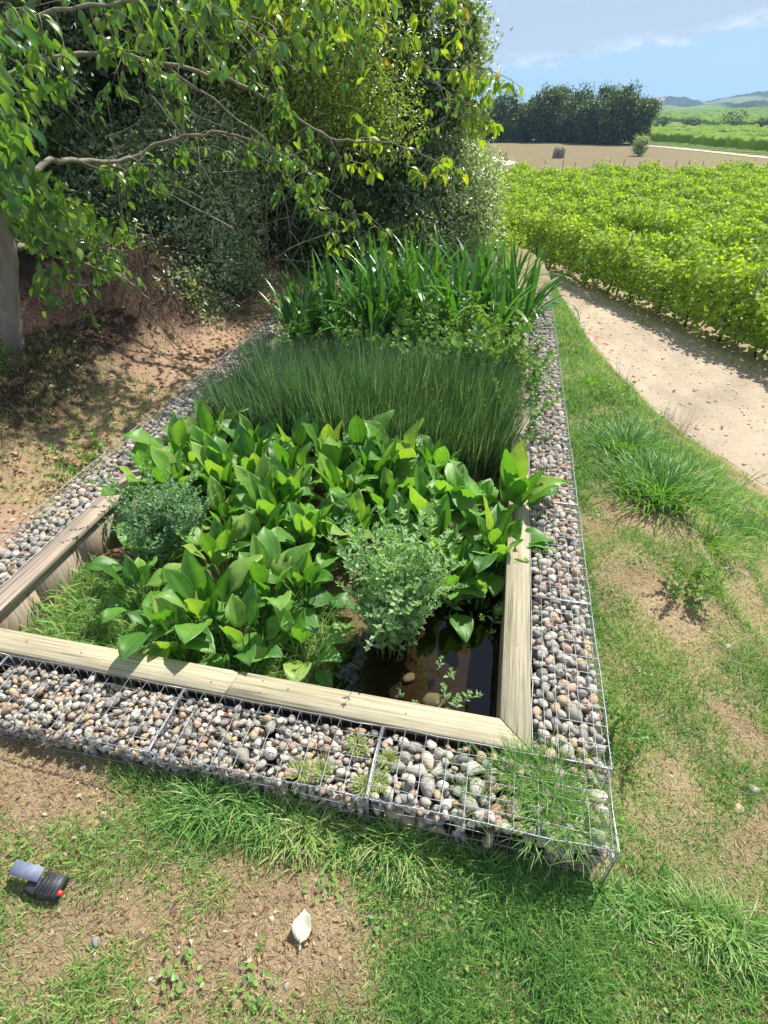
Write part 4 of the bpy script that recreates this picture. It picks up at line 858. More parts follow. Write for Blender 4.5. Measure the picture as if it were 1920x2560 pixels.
g = np.random.default_rng(71); n = 9000; x = g.uniform(-3.1, 2.2, n); y = np.where(g.random(n) < .5, g.uniform(-1.3, -.38, n), g.uniform(-.4, 4.2, n)); k = outgab(x, y); x, y = x[k], y[k]; n = len(x)
V, F = scatter(LUMP[2][0], LUMP[2][1], rotz(g.uniform(0, 6, n)), np.stack([x, y, gz(x, y)+.001], -1), g.uniform(.003, .006, n)+.010*g.random(n)**6)
mm = MB(); mm.add(V, F, np.repeat(g.random(n), len(LUMP[2][0]))); tag(mm.obj('soil_crumbs', M['crumb']), kind='stuff')
n = 2600; cx_ = g.uniform(-3, 2.0, 90); cy_ = np.where(g.random(90) < .6, g.uniform(-1.3, -.4, 90), g.uniform(0, 4, 90)); q = g.integers(0, 90, n); x = cx_[q]+g.normal(0, .05, n); y = cy_[q]+g.normal(0, .04, n); k = outgab(x, y); x, y = x[k], y[k]; n = len(x)
a = g.uniform(0, 6.28, n); V, F = scatter(BROAD_V*np.array([.8, 1, 1]), BROAD_F, frames(np.stack([np.cos(a), np.sin(a), g.uniform(.1, .5, n)], -1), np.stack([g.normal(0, .3, n), g.normal(0, .3, n), np.ones(n)], -1)), np.stack([x, y, gz(x, y)+g.uniform(.01, .035, n)], -1), g.uniform(.012, .026, n))
mm = MB(); mm.add(V, F, np.repeat(g.random(n), 6)); tag(mm.obj('low_weeds', M['herb']), kind='stuff')
# single stones lying about
for (x, y, r, lb) in [(-1.49, -0.52, .024, 'pinkish pebble lying in the patchy grass in front of the gabion'), (1.05, 0.13, .026, 'grey stone lying on the bare soil at the right side'), (-2.18, -0.93, .022, 'pale ridged stone beside the black plastic lamp'), (-0.99, -0.80, .014, 'small smooth pinkish pebble on bare soil'),
                      (-1.86, -0.60, .022, 'grey cracked stone half buried in the grass, behind the black plastic lamp'), (-1.62, -1.02, .018, 'white pebble in the patchy grass at the bottom'), (1.16, 0.25, .03, 'brown clod on the soil at the right edge'), (1.30, 1.22, .022, 'small dark grey stone beside the lone leafy weed'), (1.10, 1.40, .016, 'white pebble under the lone leafy weed'),
                      (0.62, 1.55, .014, 'tiny white pebble on the bare patch near the gabion'), (-0.86, -0.98, .012, 'little white pebble below the bleached leaf'), (-1.3, -0.45, .012, 'tiny tan pebble near the gabion base'), (-2.1, -0.42, .016, 'tan pebble in the shade of the gabion at left')]:
    tag(link('stone', PEB_ME[rnd.randrange(10)], None, (x, y, float(gz(x, y))+r*.3), (rnd.uniform(-.3, .3), 0, rnd.uniform(0, 6)), r), lb, 'stone')
g = np.random.default_rng(77); n = 900; x = g.uniform(-3, 2, n); y = np.where(g.random(n) < .45, g.uniform(-1.3, -.4, n), g.uniform(-.3, 4, n)); k = outgab(x, y) & (g.random(n) < 1.1-cover(x, y)); x, y = x[k], y[k]; n = len(x)
V, F = scatter(LUMP[1][0], LUMP[1][1], rotz(g.uniform(0, 6, n)), np.stack([x, y, gz(x, y)+.001], -1), g.uniform(.003, .009, n)); mm = MB(); mm.add(V, F, np.repeat(g.random(n), len(LUMP[1][0]))); tag(mm.obj('gravel', M['stone']), kind='stuff')
n = 1500; yv = g.uniform(3.5, 14, n); xv = track_left(yv)+g.random(n)*(rowline(yv)-track_left(yv)); V, F = scatter(LUMP[1][0], LUMP[1][1], rotz(g.uniform(0, 6, n)), np.stack([xv, yv, gz(xv, yv)+.008], -1), 0.006+0.03*g.random(n)**5); mm = MB(); mm.add(V, F, np.repeat(g.random(n), len(LUMP[1][0]))); tag(mm.obj('track_gravel', M['stone']), kind='stuff')
for (x, y, L, a, lb) in [(-0.02, -0.80, .13, -.45, 'thin pale twig lying across the grass in the foreground'), (0.33, -0.70, .09, -.7, 'short tan twig in the green grass'), (-1.0, -0.72, .12, .1, 'thin brown twig beside the smooth pebble'), (0.95, .95, .2, 1.2, 'dry twig on the bare bank')]:
    m = MB(); t_ = np.linspace(0, 1, 6)[:, None]; m.tube(t_*np.array([cos(a)*L, sin(a)*L, .01])+np.sin(t_*5)*np.array([0, 0, .006]), np.linspace(.0022, .001, 6), 4); tag(m.obj('twig', M['branch'], loc=(x, y, float(gz(x, y))+.012)), lb, 'twig')
# bleached dead leaf
lf = leaf_strip(.02, .115, .072, (D_(70), D_(76), D_(122)), 8, 9, cup=.34, pleat=.008, wave=.012); 
o = lf.obj('dead_leaf', M['paleleaf'], None, True, loc=(-0.845, -0.875, float(gz(-.85, -.87))+.02), rot=(0, 0, 0.15)); tag(o, 'bleached whitish green dead leaf lying on bare soil at the bottom', 'leaf')
# broken garden lamp
lamp = thing('broken_lamp', 'broken black plastic garden lamp with blue grey panel and red knob', 'garden lamp', (-1.93, -0.90, float(gz(-2.02, -.83))+.02), 0.0); lamp.scale = (1.4, 1.4, 1.1)
m = MB(); m.box((-.075, -.019, .036), (.018, .019, .043)); o = m.obj('panel', M['bluegrey'], lamp, rot=(.25, .10, 0), loc=(-.022, .022, .012))
m = MB(); m.add([(-.045, -.028, 0), (.0, -.035, 0), (.0, .015, 0), (-.04, .012, 0), (-.04, -.022, .026), (-.004, -.028, .028), (-.004, .010, .034), (-.035, .008, .030)], [np.array([(0, 3, 2, 1), (4, 5, 6, 7), (0, 1, 5, 4), (1, 2, 6, 5), (2, 3, 7, 6), (3, 0, 4, 7)])]); m.obj('foot', M['black'], lamp)
m = MB(); m.add([(.004, -.036, 0), (.068, -.032, 0), (.066, .032, 0), (.004, .034, 0), (.006, -.026, .030), (.058, -.020, .026), (.060, .026, .034), (.008, .028, .042)], [np.array([(0, 3, 2, 1), (4, 5, 6, 7), (0, 1, 5, 4), (1, 2, 6, 5), (2, 3, 7, 6), (3, 0, 4, 7)])])
for q in range(4): m.box((.012+q*.012, -.024, .030), (.016+q*.012, .022, .038-q*.001))
m.obj('housing', M['black'], lamp)
m = MB(); th = np.arange(10)*2*pi/10; m.add([(0, .009*cos(a), .009*sin(a)) for a in th]+[(.010, .007*cos(a), .007*sin(a)) for a in th]+[(.012, 0, 0)], [np.array([(i, (i+1) % 10, 10+(i+1) % 10, 10+i) for i in range(10)]), np.array([(10+i, 10+(i+1) % 10, 20) for i in range(10)])]); m.obj('knob', M['red'], lamp, loc=(.067, -.012, .020))
m = MB(); m.tube([(-.075, 0, .05), (-.10, .002, .052)], .003, 6); m.obj('pin', M['black'], lamp)

# ------------------------------------------------------------------ trees and bushes on the left
def cloud(blobs, ncl, per, size, seed, shell=0.45, lump=0.24, droop=0.0, wide=1.0, tmpl=(LEAF_V, LEAF_F), outbias=1.0, spread=0.14, fill=0.22, shoot=0.30):
    """leaf clusters spread through the outer part of a union of ellipsoids"""
    g = np.random.default_rng(seed); B = np.array([b[:6] for b in blobs]); w = np.array([b[3]*b[5]+b[4]*b[5]+b[3]*b[4] for b in blobs]); w = w/w.sum()
    k = g.choice(len(B), ncl, p=w); d = unit(g.normal(size=(ncl, 3))); r = 1-shell*g.random(ncl)**1.4
    r = r*(1+lump*vnoise(d*1.0+k[:, None], 3.1, seed)+lump*.5*vnoise(d, 8, seed+1)); P = B[k, :3]+d*r[:, None]*B[k, 3:6]
    keep = np.ones(ncl, bool)
    for q in range(len(B)):
        e = np.linalg.norm((P-B[q, :3])/B[q, 3:6], axis=1); keep &= ~((e < 0.5) & (k != q))
    P, d, k = P[keep], d[keep], k[keep]; n = len(P); nrm = unit(d/B[k, 3:6])
    # gaps
    gp = vnoise(P, 2.2/np.median(B[:, 3]), seed+3) > -0.50+0.1*g.random(n); P, nrm = P[gp], nrm[gp]; n = len(P)
    ctint = np.clip(0.42+0.30*vnoise(P, 1.6/np.median(B[:, 3])*2, seed+4)+g.normal(0, .16, n), 0, 1)
    ax = unit(nrm*.9+g.normal(size=(n, 3))*.45+np.array([0, 0, .55])); tl_ = g.random(n*per)*shoot*np.repeat(g.uniform(.4, 1.2, n), per); C = np.repeat(P, per, 0)+np.repeat(ax, per, 0)*tl_[:, None]; Nn = np.repeat(nrm, per, 0); T = np.repeat(ctint, per)+g.normal(0, .2, n*per)
    m_ = n*per; C = C+g.normal(size=(m_, 3))*spread
    d = unit(Nn*outbias*.6+g.normal(size=(m_, 3))*.75+np.array([0, 0, .25-droop])); up = unit(Nn*.8+np.array([0, 0, .8])+g.normal(size=(m_, 3))*.45)
    S_ = g.uniform(size*.65, size*1.25, m_)
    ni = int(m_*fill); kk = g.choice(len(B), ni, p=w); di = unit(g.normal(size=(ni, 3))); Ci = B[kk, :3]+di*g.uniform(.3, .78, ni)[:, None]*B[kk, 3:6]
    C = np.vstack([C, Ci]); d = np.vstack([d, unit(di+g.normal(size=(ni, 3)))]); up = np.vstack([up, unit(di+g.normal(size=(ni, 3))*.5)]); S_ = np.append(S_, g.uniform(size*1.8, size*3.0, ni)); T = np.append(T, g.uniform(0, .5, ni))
    V, F = scatter(tmpl[0]*np.array([wide, 1, 1]), tmpl[1], frames(d, up), C, S_)
    return V, F, np.clip(np.repeat(T, len(tmpl[0])), 0.0, 0.995)
def bush(name, label, cat, base, blobs, n, per, size, seed, mat, trunk=0.12, limbs=6, group=None, **kw):
    t = thing(name, label, cat, base, 0, group); b = np.array(base)
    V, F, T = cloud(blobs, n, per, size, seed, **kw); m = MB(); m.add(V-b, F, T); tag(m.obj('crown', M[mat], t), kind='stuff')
    g = np.random.default_rng(seed+50); m = MB()
    for q in range(limbs):
        e = np.array(blobs[q % len(blobs)][:3])-b; e = e+g.normal(size=3)*np.array(blobs[q % len(blobs)][3:6])*.35; s = np.linspace(0, 1, 8)[:, None]
        P = s*e*np.array([1, 1, 1.0])+np.sin(s*pi)*g.normal(size=3)*.12*np.linalg.norm(e); P[:, 2] = np.maximum(P[:, 2], 0)+0
        m.tube(P, np.linspace(trunk*(1 if q == 0 else .55), trunk*.12, 8), 6)
    m.obj('trunk', M['bark'], t, True); return t
# pale small-leaved shrub in the middle of the bank
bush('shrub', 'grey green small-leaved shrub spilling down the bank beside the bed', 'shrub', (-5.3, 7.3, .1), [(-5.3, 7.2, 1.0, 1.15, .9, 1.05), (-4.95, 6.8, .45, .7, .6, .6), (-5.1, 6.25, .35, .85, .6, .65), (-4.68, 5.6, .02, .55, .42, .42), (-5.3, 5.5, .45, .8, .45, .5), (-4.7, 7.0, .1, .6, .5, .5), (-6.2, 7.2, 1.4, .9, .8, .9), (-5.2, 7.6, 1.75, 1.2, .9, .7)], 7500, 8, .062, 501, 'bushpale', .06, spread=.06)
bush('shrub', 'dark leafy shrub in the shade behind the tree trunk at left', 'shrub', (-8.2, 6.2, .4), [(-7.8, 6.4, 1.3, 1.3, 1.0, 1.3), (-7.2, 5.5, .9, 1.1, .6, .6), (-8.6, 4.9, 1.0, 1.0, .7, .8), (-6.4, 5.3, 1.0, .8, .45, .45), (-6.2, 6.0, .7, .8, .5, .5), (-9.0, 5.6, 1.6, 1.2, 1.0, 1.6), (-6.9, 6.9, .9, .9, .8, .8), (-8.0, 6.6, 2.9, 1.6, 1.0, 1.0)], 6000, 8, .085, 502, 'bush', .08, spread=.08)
bush('evergreen_tree', 'tall dense small-leaved evergreen behind the middle of the bank', 'tree', (-6.0, 10.0, -.2), [(-6.0, 9.6, 2.6, 2.0, 1.6, 1.8), (-7.8, 9.2, 3.2, 1.9, 1.6, 2.2), (-5.2, 9.8, 4.4, 2.0, 1.7, 1.6), (-8.6, 9.0, 5.2, 2.4, 1.8, 2.0), (-4.6, 9.4, 1.7, 1.3, 1.2, 1.5), (-6.3, 9.3, 5.8, 2.0, 1.5, 1.2), (-10.2, 8.8, 3.2, 2.2, 1.6, 3.0), (-5.6, 7.1, 4.9, 1.0, .7, .4), (-6.9, 6.8, 4.9, 1.4, 1.0, .5)], 15500, 8, .095, 503, 'bush', .14, spread=.10)  # last two crown lobes hang above the view, added to shade the bank
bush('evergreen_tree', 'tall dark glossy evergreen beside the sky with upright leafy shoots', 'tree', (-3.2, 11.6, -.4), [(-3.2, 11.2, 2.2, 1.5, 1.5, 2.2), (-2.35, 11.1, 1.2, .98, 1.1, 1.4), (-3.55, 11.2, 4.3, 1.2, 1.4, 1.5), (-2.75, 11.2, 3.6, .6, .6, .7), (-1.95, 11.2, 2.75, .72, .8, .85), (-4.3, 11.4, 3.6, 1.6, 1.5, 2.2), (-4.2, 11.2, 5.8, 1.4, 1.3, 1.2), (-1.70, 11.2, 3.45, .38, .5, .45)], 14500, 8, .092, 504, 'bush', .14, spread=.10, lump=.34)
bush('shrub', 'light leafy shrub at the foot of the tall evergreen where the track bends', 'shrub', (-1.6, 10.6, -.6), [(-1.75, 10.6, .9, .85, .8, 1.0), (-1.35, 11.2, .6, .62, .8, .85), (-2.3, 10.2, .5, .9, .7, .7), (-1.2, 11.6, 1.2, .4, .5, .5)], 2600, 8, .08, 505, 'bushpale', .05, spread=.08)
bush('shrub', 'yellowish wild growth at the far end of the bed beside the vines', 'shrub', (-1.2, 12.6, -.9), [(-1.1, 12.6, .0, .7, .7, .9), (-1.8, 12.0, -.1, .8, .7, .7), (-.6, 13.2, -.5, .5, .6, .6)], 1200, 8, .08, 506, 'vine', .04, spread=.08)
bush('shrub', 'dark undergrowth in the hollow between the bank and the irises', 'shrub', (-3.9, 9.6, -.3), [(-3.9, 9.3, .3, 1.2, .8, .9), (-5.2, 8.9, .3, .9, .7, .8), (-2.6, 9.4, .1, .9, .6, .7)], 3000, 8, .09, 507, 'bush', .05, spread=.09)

bush('light_leaved_tree', 'slender tree with small yellow green leaves in the middle of the thicket', 'tree', (-4.6, 8.6, -.3), [(-3.9, 8.0, 2.5, .8, .5, .9), (-3.0, 8.2, 2.9, .8, .5, .7), (-4.6, 8.1, 3.2, .7, .5, .5), (-2.6, 8.5, 2.2, .5, .4, .5), (-3.5, 8.1, 3.5, 1.0, .5, .5)], 2300, 8, .062, 508, 'lightleaf', .05, 9, spread=.10, fill=.05, lump=.35)
# glossy big-leaved tree at the left edge with branches arching over the bed
TB = np.array([-5.17, 3.02, .15]); BT = thing('broadleaf_tree', 'pale-trunked tree at the left edge with large drooping leaves and arching bare branches', 'tree', tuple(TB))
b0 = TB; m = MB()
TRK = dense([(-5.18, 3.0, -.02), (-5.16, 3.04, .3), (-5.06, 3.14, .9), (-4.95, 3.24, 1.45), (-5.1, 3.3, 2.2), (-5.6, 3.5, 3.2)], 5)
m.tube(TRK-b0, np.linspace(.105, .07, len(TRK))+np.where(np.arange(len(TRK)) < 2, .04, 0), 14); m.obj('trunk', M['bark'], BT, True)
LIMBS = [[(-4.97, 3.22, 1.35), (-5.0, 3.6, 1.25), (-4.6, 4.1, .95), (-4.35, 4.35, .62)], [(-4.98, 3.2, 1.3), (-4.9, 3.9, 1.32), (-4.75, 4.6, 1.05)],
         [(-4.97, 3.24, 1.55), (-5.0, 4.2, 1.95), (-4.7, 4.9, 1.9), (-4.2, 5.2, 2.1), (-3.6, 5.4, 2.15), (-3.1, 5.5, 1.95)],
         [(-5.5, 3.35, 2.2), (-4.8, 4.3, 2.75), (-4.0, 5.0, 2.75), (-3.2, 5.6, 2.5), (-2.6, 6.0, 2.1), (-1.9, 6.2, 2.05), (-1.35, 6.3, 1.85)],
         [(-5.5, 3.35, 2.2), (-4.5, 4.2, 3.2), (-3.4, 5.0, 3.4), (-2.4, 5.6, 3.25), (-1.6, 6.0, 2.8), (-1.1, 6.1, 2.3)],
         [(-5.7, 3.5, 3.0), (-4.6, 4.4, 3.9), (-3.2, 5.2, 4.0), (-2.0, 5.8, 3.7), (-1.2, 6.2, 3.1), (-.95, 6.3, 2.6)],
         [(-5.4, 3.2, 1.8), (-5.4, 2.6, 2.4), (-5.0, 2.3, 2.8), (-4.4, 2.3, 2.9)],
         [(-5.4, 3.2, 2.0), (-4.6, 3.2, 2.7), (-3.9, 3.6, 3.0), (-3.2, 4.2, 3.1), (-2.6, 4.8, 2.8)],
         [(-4.0, 5.0, 2.75), (-3.4, 5.6, 2.2), (-2.8, 5.9, 1.7), (-2.2, 6.0, 1.3), (-1.9, 6.1, 1.0)], [(-3.6, 5.4, 2.15), (-3.1, 5.9, 1.7), (-2.75, 6.1, 1.25), (-2.6, 6.2, 1.0)]]
LW = [.04, .03, .045, .035, .032, .03, .035, .03, .016, .014]
tips = []
for L_, w in zip(LIMBS, LW):
    P = dense(L_, 7); P = P+np.random.default_rng(int(w*1e4)+len(P)).normal(size=P.shape)*.012; m = MB(); w *= .78; m.tube(P-b0, np.linspace(w, w*.25, len(P)), 7); m.obj('limb', M['branch'], BT, True); tips.append(P)
g = np.random.default_rng(88); tw = MB(); lp = []; ld = []; kindy = []
for q, P in enumerate(tips):
    ntw = [8, 8, 26, 34, 34, 34, 22, 30, 14, 12][q]
    for k in range(ntw):
        u = g.uniform(.25, 1.0) if q > 1 else g.uniform(.3, .9); idx = min(len(P)-1, int(u*(len(P)-1))); p = P[idx]
        L = g.uniform(.2, .75) if q < 8 else g.uniform(.15, .4); d = unit(np.array([g.normal(0.35, .7), g.normal(-.1, .7), g.normal(-.25, .55)])); s = np.linspace(0, 1, 7)[:, None]
        T = p+d*L*s+np.array([0, 0, -.22*L])*s**2+g.normal(size=3)*.05*np.sin(s*6); tw.tube(T-b0, np.linspace(.006, .002, 7), 4)
        yel = q in (3, 4, 5, 8, 9) and u > .66
        bare = g.random() < (.45 if q in (2, 7) else .12)
        if bare: continue
        for r_ in range(int(g.integers(7, 13))):
            v = g.uniform(.3, 1); lp.append(T[min(6, int(v*6))]+g.normal(size=3)*.02); a = g.uniform(0, 6.28); ld.append(np.array([cos(a)*.75, sin(a)*.75, -.55+g.normal(0, .3)])); kindy.append(yel and g.random() < .75)
tag(tw.obj('twig', M['branch'], BT), kind='stuff')
# hanging crown over the left edge of the picture
for c, r, n in [((-4.75, 2.9, 2.35), (.6, .5, .6), 760), ((-4.25, 3.0, 1.75), (.3, .35, .3), 200), ((-3.7, 2.0, 2.35), (.35, .35, .5), 260), ((-5.3, 2.9, 2.9), (.9, .6, .7), 500), ((-4.3, 3.1, 2.7), (.5, .5, .5), 260), ((-4.6, 3.9, 1.35), (.45, .4, .3), 120), ((-3.6, 4.3, 3.2), (.8, .6, .5), 260), ((-2.6, 5.2, 3.3), (.9, .6, .6), 300), ((-3.8, 4.9, 3.9), (1.2, .7, .5), 260)]:
    d = unit(g.normal(size=(n, 3)))*(g.random((n, 1))**.4); 
    for q in d: lp.append(np.array(c)+q*np.array(r)); a = g.uniform(0, 6.28); ld.append(np.array([cos(a)*.7, sin(a)*.7, -.6+g.normal(0, .35)])); kindy.append(c[1] > 4.5 and g.random() < .55)
lp = np.array(lp); ld = np.array(ld); kindy = np.array(kindy)
camp = np.array(cam.location); dist_ = np.linalg.norm(lp-camp, axis=1)
TLV = leaf_strip(.02, .14, .066, (D_(10), D_(12), D_(60)), 5, 3, cup=.2, pleat=0, pw=.0015); 
def leaf_big(mat): return leaf_strip(.02, .14, .068, (D_(10), D_(12), D_(60)), 6, 3, cup=.2, pleat=0, pw=.0015).me('leaf', mat, True)
meA, meB = leaf_big(M['treeleaf']), leaf_big(M['yellowleaf'])
TV = np.concatenate(TLV.V); TF = [np.concatenate(TLV.F[k]) for k in (3, 4) if TLV.F[k]]
order = np.argsort(dist_); from mathutils import Matrix
up_ = unit(np.stack([g.normal(0, .6, len(lp)), g.normal(0, .6, len(lp)), np.ones(len(lp))], -1))
# the template grows along z: z axis -> direction, y axis -> normal side
dz_ = unit(ld); xx_ = unit(np.cross(dz_, up_)); yy2 = np.cross(dz_, xx_); FR = np.stack([xx_, yy2, dz_], -1); SZ = g.uniform(.55, 1.15, len(lp))
for k in order[:300]:
    o = link('leaf', meB if kindy[k] else meA, BT); mt = Matrix([list(r) for r in FR[k]]).to_4x4(); mt.translation = lp[k]-b0; o.matrix_local = mt @ Matrix.Scale(float(SZ[k]), 4)
rest = order[300:]
for flag, mt_ in ((False, 'treeleaf'), (True, 'yellowleaf')):
    s = rest[kindy[rest] == flag]; V, F = scatter(TV, TF, FR[s], lp[s]-b0, SZ[s]); m = MB(); m.add(V, F, np.repeat(g.random(len(s)), len(TV))); tag(m.obj('leaf', M[mt_], BT), kind='stuff')
# dead twigs and stems tangled in the thicket
m = MB()
for k in range(150):
    p = np.array([g.uniform(-7.5, -3.2), g.uniform(5.2, 7.6), g.uniform(.4, 4.2)]); d = unit(g.normal(size=3)*np.array([1, .5, .8])+np.array([0.2, -.2, -.2])); L = g.uniform(.4, 1.4); s = np.linspace(0, 1, 7)[:, None]
    m.tube(p+d*L*s+np.sin(s*4+g.random()*6)*g.normal(size=3)*.07, np.linspace(.008, .002, 7)*g.uniform(.5, 1.4), 4)
tag(m.obj('dead_twigs', M['branch']), kind='stuff')

# ------------------------------------------------------------------ vineyard
VL_V = np.array([(0,0,0),(.30,-.08,.04),(.50,.35,.0),(.30,.75,-.05),(0,1,-.12),(-.30,.75,-.05),(-.50,.35,.0),(-.30,-.08,.04)]); VL_F = [np.array([(0,1,2),(0,2,3),(0,3,4),(0,4,5),(0,5,6),(0,6,7)])]
def vine_leaves(n, size, seed, tm=(VL_V, VL_F), Lx=1.12):
    g = np.random.default_rng(seed); x = g.uniform(-Lx/2, Lx/2, n); z = .20+1.28*g.beta(1.35, 1.1, n); side = np.sign(g.normal(size=n)); y = side*(.14+.24*g.random(n))*np.where(z > 1.25, g.random(n), 1)*(1+.4*vnoise(np.stack([x, z], -1), 6, seed))
    sh = g.random(n) < .22; z = np.where(sh, z+.42*np.maximum(0, vnoise(np.stack([x, y], -1), 14, seed+9))*(z > .9)*g.random(n)*1.6, z)
    d = unit(np.stack([g.normal(0, .8, n), side*.7+g.normal(0, .4, n), g.normal(-.15, .6, n)], -1)); up = unit(np.stack([g.normal(0, .5, n), side*.55+g.normal(0, .4, n), .8+g.normal(0, .3, n)], -1))
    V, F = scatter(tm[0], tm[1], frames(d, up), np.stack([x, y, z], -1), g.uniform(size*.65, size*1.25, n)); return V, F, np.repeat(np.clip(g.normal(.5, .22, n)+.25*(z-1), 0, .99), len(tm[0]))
def vine_trunk(seed):
    g = np.random.default_rng(seed); m = MB(); P = dense([(0, 0, -.03), (g.normal(0, .03), .02, .25), (g.normal(0, .05), 0, .55), (g.normal(0, .1), 0, .8)], 3); m.tube(P, np.linspace(.032, .02, len(P)), 6)
    for s in (-1, 1): m.tube(dense([P[-3], (s*.25, 0, .78), (s*.5, 0, .8)], 3), np.linspace(.018, .008, 7), 5)
    return m.me('trunk', M['vinebark'], True)
VV = []
for s in range(4):
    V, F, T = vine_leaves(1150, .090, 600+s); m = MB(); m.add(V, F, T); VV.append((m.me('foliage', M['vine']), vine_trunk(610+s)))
pos = []; rows = []
for r_ in range(0, 34):
    for v in np.arange(-8, 90, 1.05):
        p = VO+VN*(1.62*r_)+VE*(v+.35*(r_ % 3)); 
        if p[1] < 6 or p[1] > 38.6+.31*(p[0]-.5) or p[0] > .395*(p[1]+1.5)+2.4 or p[0] < -7.5: continue
        pos.append((p[0], p[1], r_, v))
pos = np.array(pos); dd = np.hypot(pos[:, 0]+.38, pos[:, 1]+1.49); od = np.argsort(dd); ang = atan2(VE[1], VE[0])
GV = 'grapevines standing in rows across the vineyard'
near = od[:300]; post_every = 4.2
for k in near:
    x, y, r_, v = pos[k]; q = int(abs(v*7+r_*3)) % 4
    lab = 'leafy green grapevine in the front row beside the dirt track' if r_ == 0 else 'leafy green grapevine among the crowded rows of the vineyard'
    t = thing('grapevine', lab, 'grapevine', (x, y, float(gz(x, y))), ang+(pi if (k % 2) else 0), 'grapevines of the front row beside the track' if r_ == 0 else GV)
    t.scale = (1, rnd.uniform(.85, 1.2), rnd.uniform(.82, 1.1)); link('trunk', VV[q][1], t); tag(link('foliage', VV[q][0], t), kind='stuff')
fm = MB(); sq = (LEAF_V*np.array([1.9, 1, 1]), LEAF_F); vars_ = [vine_leaves(190, .15, 650+s, sq) for s in range(4)]
ca, sa = cos(ang), sin(ang); RM = np.array([[ca, -sa, 0], [sa, ca, 0], [0, 0, 1]])
far_ = od[300:]; print('vines', len(pos))
for s in range(4 if len(far_) else 0):
    idx = far_[s::4]
    if not len(idx): continue
    V, F, T = vars_[s]; n = len(idx); P = np.stack([pos[idx, 0], pos[idx, 1], gz(pos[idx, 0], pos[idx, 1])], -1); V2, F2 = scatter(V, F, np.repeat(RM[None], n, 0), P, np.stack([np.ones(n), R.uniform(.9, 1.2, n), R.uniform(.88, 1.1, n)], -1)); fm.add(V2, F2, np.clip(np.tile(T, n)+np.repeat(R.normal(0, .1, n), len(T)), 0, .99))
if len(far_): tag(fm.obj('vineyard_rows', M['vine']), kind='stuff')
pm = MB(); pm.tube([(0, 0, -.1), (0, 0, .8), (.01, 0, 1.62)], [.038, .036, .034], 8); post_me = pm.me('vineyard_post', M['post'], True)
for k, v in enumerate(np.arange(0, 26, post_every)):
    p = VO+VE*(v-.05)-VN*.03; tag(link('vineyard_post', post_me, None, (p[0], p[1], float(gz(*p))), (0.03*(k % 2), .02, 0), (.8, .8, 1)), 'weathered wooden post standing in the front vine row', 'post', 'wooden posts in the front vine row')
for k in range(16):
    x = 0.2+k*1.0+rnd.uniform(-.2, .2); y = 39.6+.31*(x-.5); tag(link('vineyard_post', post_me, None, (x, y, float(gz(x, y))), (0, 0, 0), (.8, .8, .93+rnd.uniform(0, .12))), 'small end post along the far edge of the vineyard', 'post', 'end posts along the far edge of the vineyard')

# far vineyards beyond the path: ridged green rows
def far_rows(name, poly_ok, u0, u1, v0, v1, sp, h, seed, step=.9):
    g = np.random.default_rng(seed); m = MB(); e = np.array([.80, .60]); nn = np.array([-.60, .80])
    for u in np.arange(u0, u1, sp):
        v = np.arange(v0, v1, step); P = e*v[:, None]+nn*u; ok = poly_ok(P[:, 0], P[:, 1]); 
        if ok.sum() < 3: continue
        seg = np.flatnonzero(ok); P = P[seg[0]:seg[-1]+1]; n = len(P); z = gz(P[:, 0], P[:, 1]); w = .38*(1+g.normal(0, .25, (n, 5))); hh = h*(1+g.normal(0, .10, n))
        prof = [(-1, .25), (-.9, .75), (0, 1.0), (.9, .75), (1, .25)]; V = np.stack([np.stack([P[:, 0]+nn[0]*a*w[:, i]*.9, P[:, 1]+nn[1]*a*w[:, i]*.9, z+hh*b*(1+g.normal(0, .06, n))], -1) for i, (a, b) in enumerate(prof)], 1)
        i_, j_ = np.meshgrid(np.arange(4), np.arange(n-1)); q = (j_*5+i_).ravel(); m.add(V.reshape(-1, 3), [np.stack([q, q+1, q+6, q+5], -1)], np.clip(g.normal(.5, .2, n*5), 0, .99))
    return tag(m.obj(name, M['farvine']), kind='stuff')
far_rows('vineyard_rows', lambda x, y: ((x-16.8)*.924+(y-92.2)*.383 > 1.8) & (x > 15.0) & (x < .42*y+8) & (y < 126+.15*(x-20)), -60, 140, 0, 230, 2.2, 1.5, 701)
far_rows('vineyard_rows', lambda x, y: (y > 185) & (x > 45) & (x < .42*y+12) & (y < 440), 40, 330, 80, 560, 5.0, 1.4, 702, 3.0)

# ------------------------------------------------------------------ tree clump, single trees, far shrubs
def small_tree(name, x, y, h, rx, seed, label, n, size, mat='oak', group=None, low=.15, cat='tree'):
    g = np.random.default_rng(seed); z = float(gz(x, y)); bl = [(x, y, z+h*.58, rx*.85, rx*.85, h*.40), (x, y, z+h*.28, rx*.8, rx*.8, h*.28)]
    for q in range(7):
        a = q*2*pi/7+g.random(); rr = rx*g.uniform(.4, .7); zz = h*g.uniform(low+.18, .86); s = rx*g.uniform(.30, .62); bl.append((x+cos(a)*rr, y+sin(a)*rr, z+zz, s, s, s*.8))
    return bush(name, label, cat, (x, y, z), bl, n, 6, size, seed, mat, h*.03, 6, group, lump=.22, spread=size*.9, shell=.5, shoot=size*.2)
cl = [(-5.8, 101, 5.6, 2.9), (-3.0, 100, 6.6, 3.0), (-.4, 102, 6.1, 2.6), (2.0, 100, 6.9, 2.9), (3.6, 105, 7.6, 2.6), (5.2, 100.5, 6.4, 2.8), (7.6, 102, 7.0, 2.8), (8.6, 97, 5.6, 2.4), (10.6, 97, 6.6, 2.9), (12.8, 96, 7.3, 3.0), (14.8, 96.5, 6.9, 2.5), (12.0, 101, 7.6, 3.0), (5.0, 106, 7.3, 2.6), (-8.5, 102, 5.4, 2.8)]
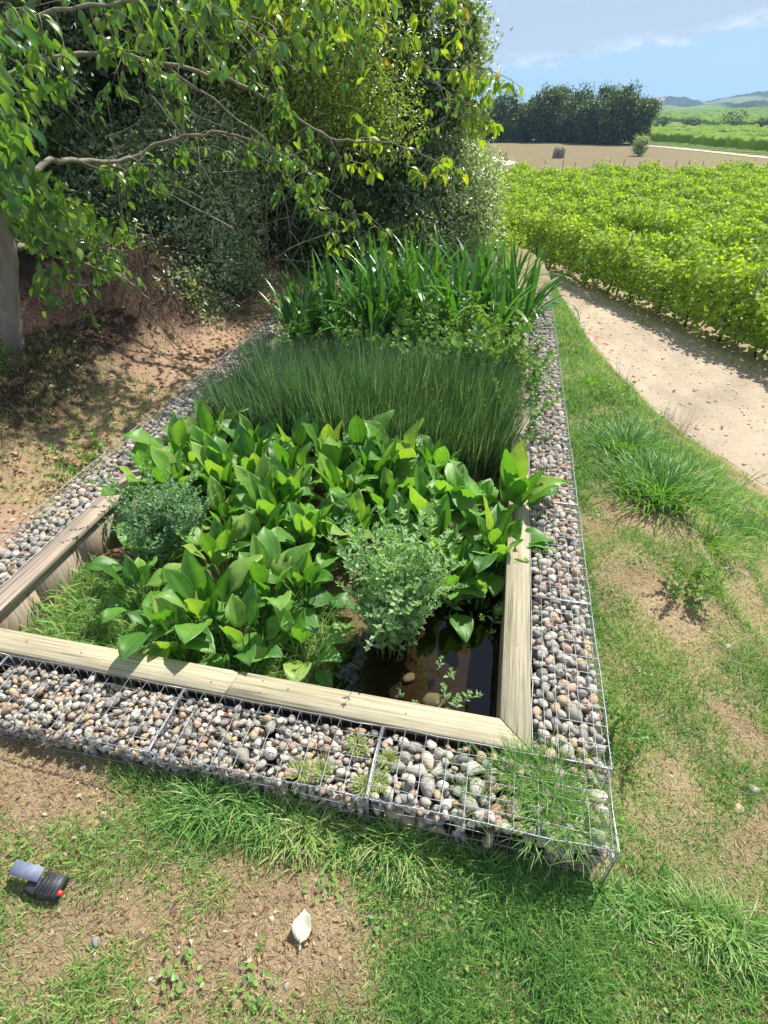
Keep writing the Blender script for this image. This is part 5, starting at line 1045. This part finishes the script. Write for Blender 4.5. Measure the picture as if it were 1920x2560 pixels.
for k, (x, y, h, r) in enumerate(cl):
    small_tree('oak_tree', x, y, h*.86*(1+.14*sin(k*2.3)), r*.98, 800+k, 'dark round-crowned tree of the clump beyond the mown field' if k not in (10,) else 'rightmost tree of the dark clump, its crown overhanging the field edge', 1300, .30, group='dark trees in the clump beyond the field' if k != 10 else None, low=-.1)
small_tree('small_tree', 12.1, 73, 1.95, .95, 830, 'small rounded lone tree on the mown field near the path', 420, .13, 'bushpale', low=.0)
for (x, y, h, r, lb) in [(48.0, 172, 3.6, 3.4, 'dark rounded shrub standing out on the far green field'), (39.0, 172, 2.0, 2.6, 'low scrub patch left of the dark shrub on the far field'), (32.0, 170, 1.8, 2.4, 'low scrub patch in the middle of the far field edge'), (56.0, 176, 1.8, 2.2, 'small scrub at the right end of the far field edge'), (26.5, 168, 1.6, 2.2, 'low scrub beside the tree clump on the far field edge')]:
    small_tree('shrub', x, y, h, r, int(x)+840, lb, 240, .28, low=-.1, cat='shrub')
for k, (x, y, h, r) in enumerate([(27, 72, .9, 1.5), (30, 73, .8, 1.6), (33, 74, .9, 1.6)]): small_tree('shrub', x, y, h, r, 860+k, 'low scrub along the path at the right edge beyond the vines', 160, .14, 'bushpale', 'low scrub along the path', -.1, 'shrub')
# bundle of stakes standing on the field
m = MB(); g = np.random.default_rng(12)
for k in range(46):
    a, r_ = g.uniform(0, 6.28), math.sqrt(g.random()); x, y = .62*r_*cos(a), .35*r_*sin(a); m.tube([(x, y, 0), (x+g.normal(0, .03), y, .5), (x+g.normal(0, .05), y, g.uniform(.72, .98))], .05, 5)
tag(m.obj('stake_bundle', M['post'], loc=(3.45, 68, float(gz(3.45, 68)))), 'grey bundle of upright wooden stakes standing on the mown field', 'stakes')
# white farmhouse on the far hill
hx, hz = gdisp(1421, 217.5, 880); fh = thing('farmhouse', 'tiny white farmhouse on the wooded far hill', 'house', (hx, 880, hz-3))
m = MB(); m.box((-7, -3, 0), (7, 3, 4)); m.obj('wall', M['wall'], fh)
m = MB(); m.add([(-7.4, -3.4, 4.01), (7.4, -3.4, 4.01), (7.4, 3.4, 4.01), (-7.4, 3.4, 4.01), (-7.4, 0, 5.8), (7.4, 0, 5.8)], [np.array([(0, 1, 5, 4), (2, 3, 4, 5)]), np.array([(1, 2, 5), (3, 0, 4)])]); m.obj('roof', M['tile'], fh)
for q in (-4, 0, 4): m = MB(); m.box((q-.6, -3.06, 1.4), (q+.6, -3.003, 2.7)); m.obj('window', M['black'], fh)
tot = sum(len(o.data.polygons) for o in COL.objects if o.type == 'MESH' and o.get('kind')); print('objects', len(COL.objects), 'stuff polys', tot)
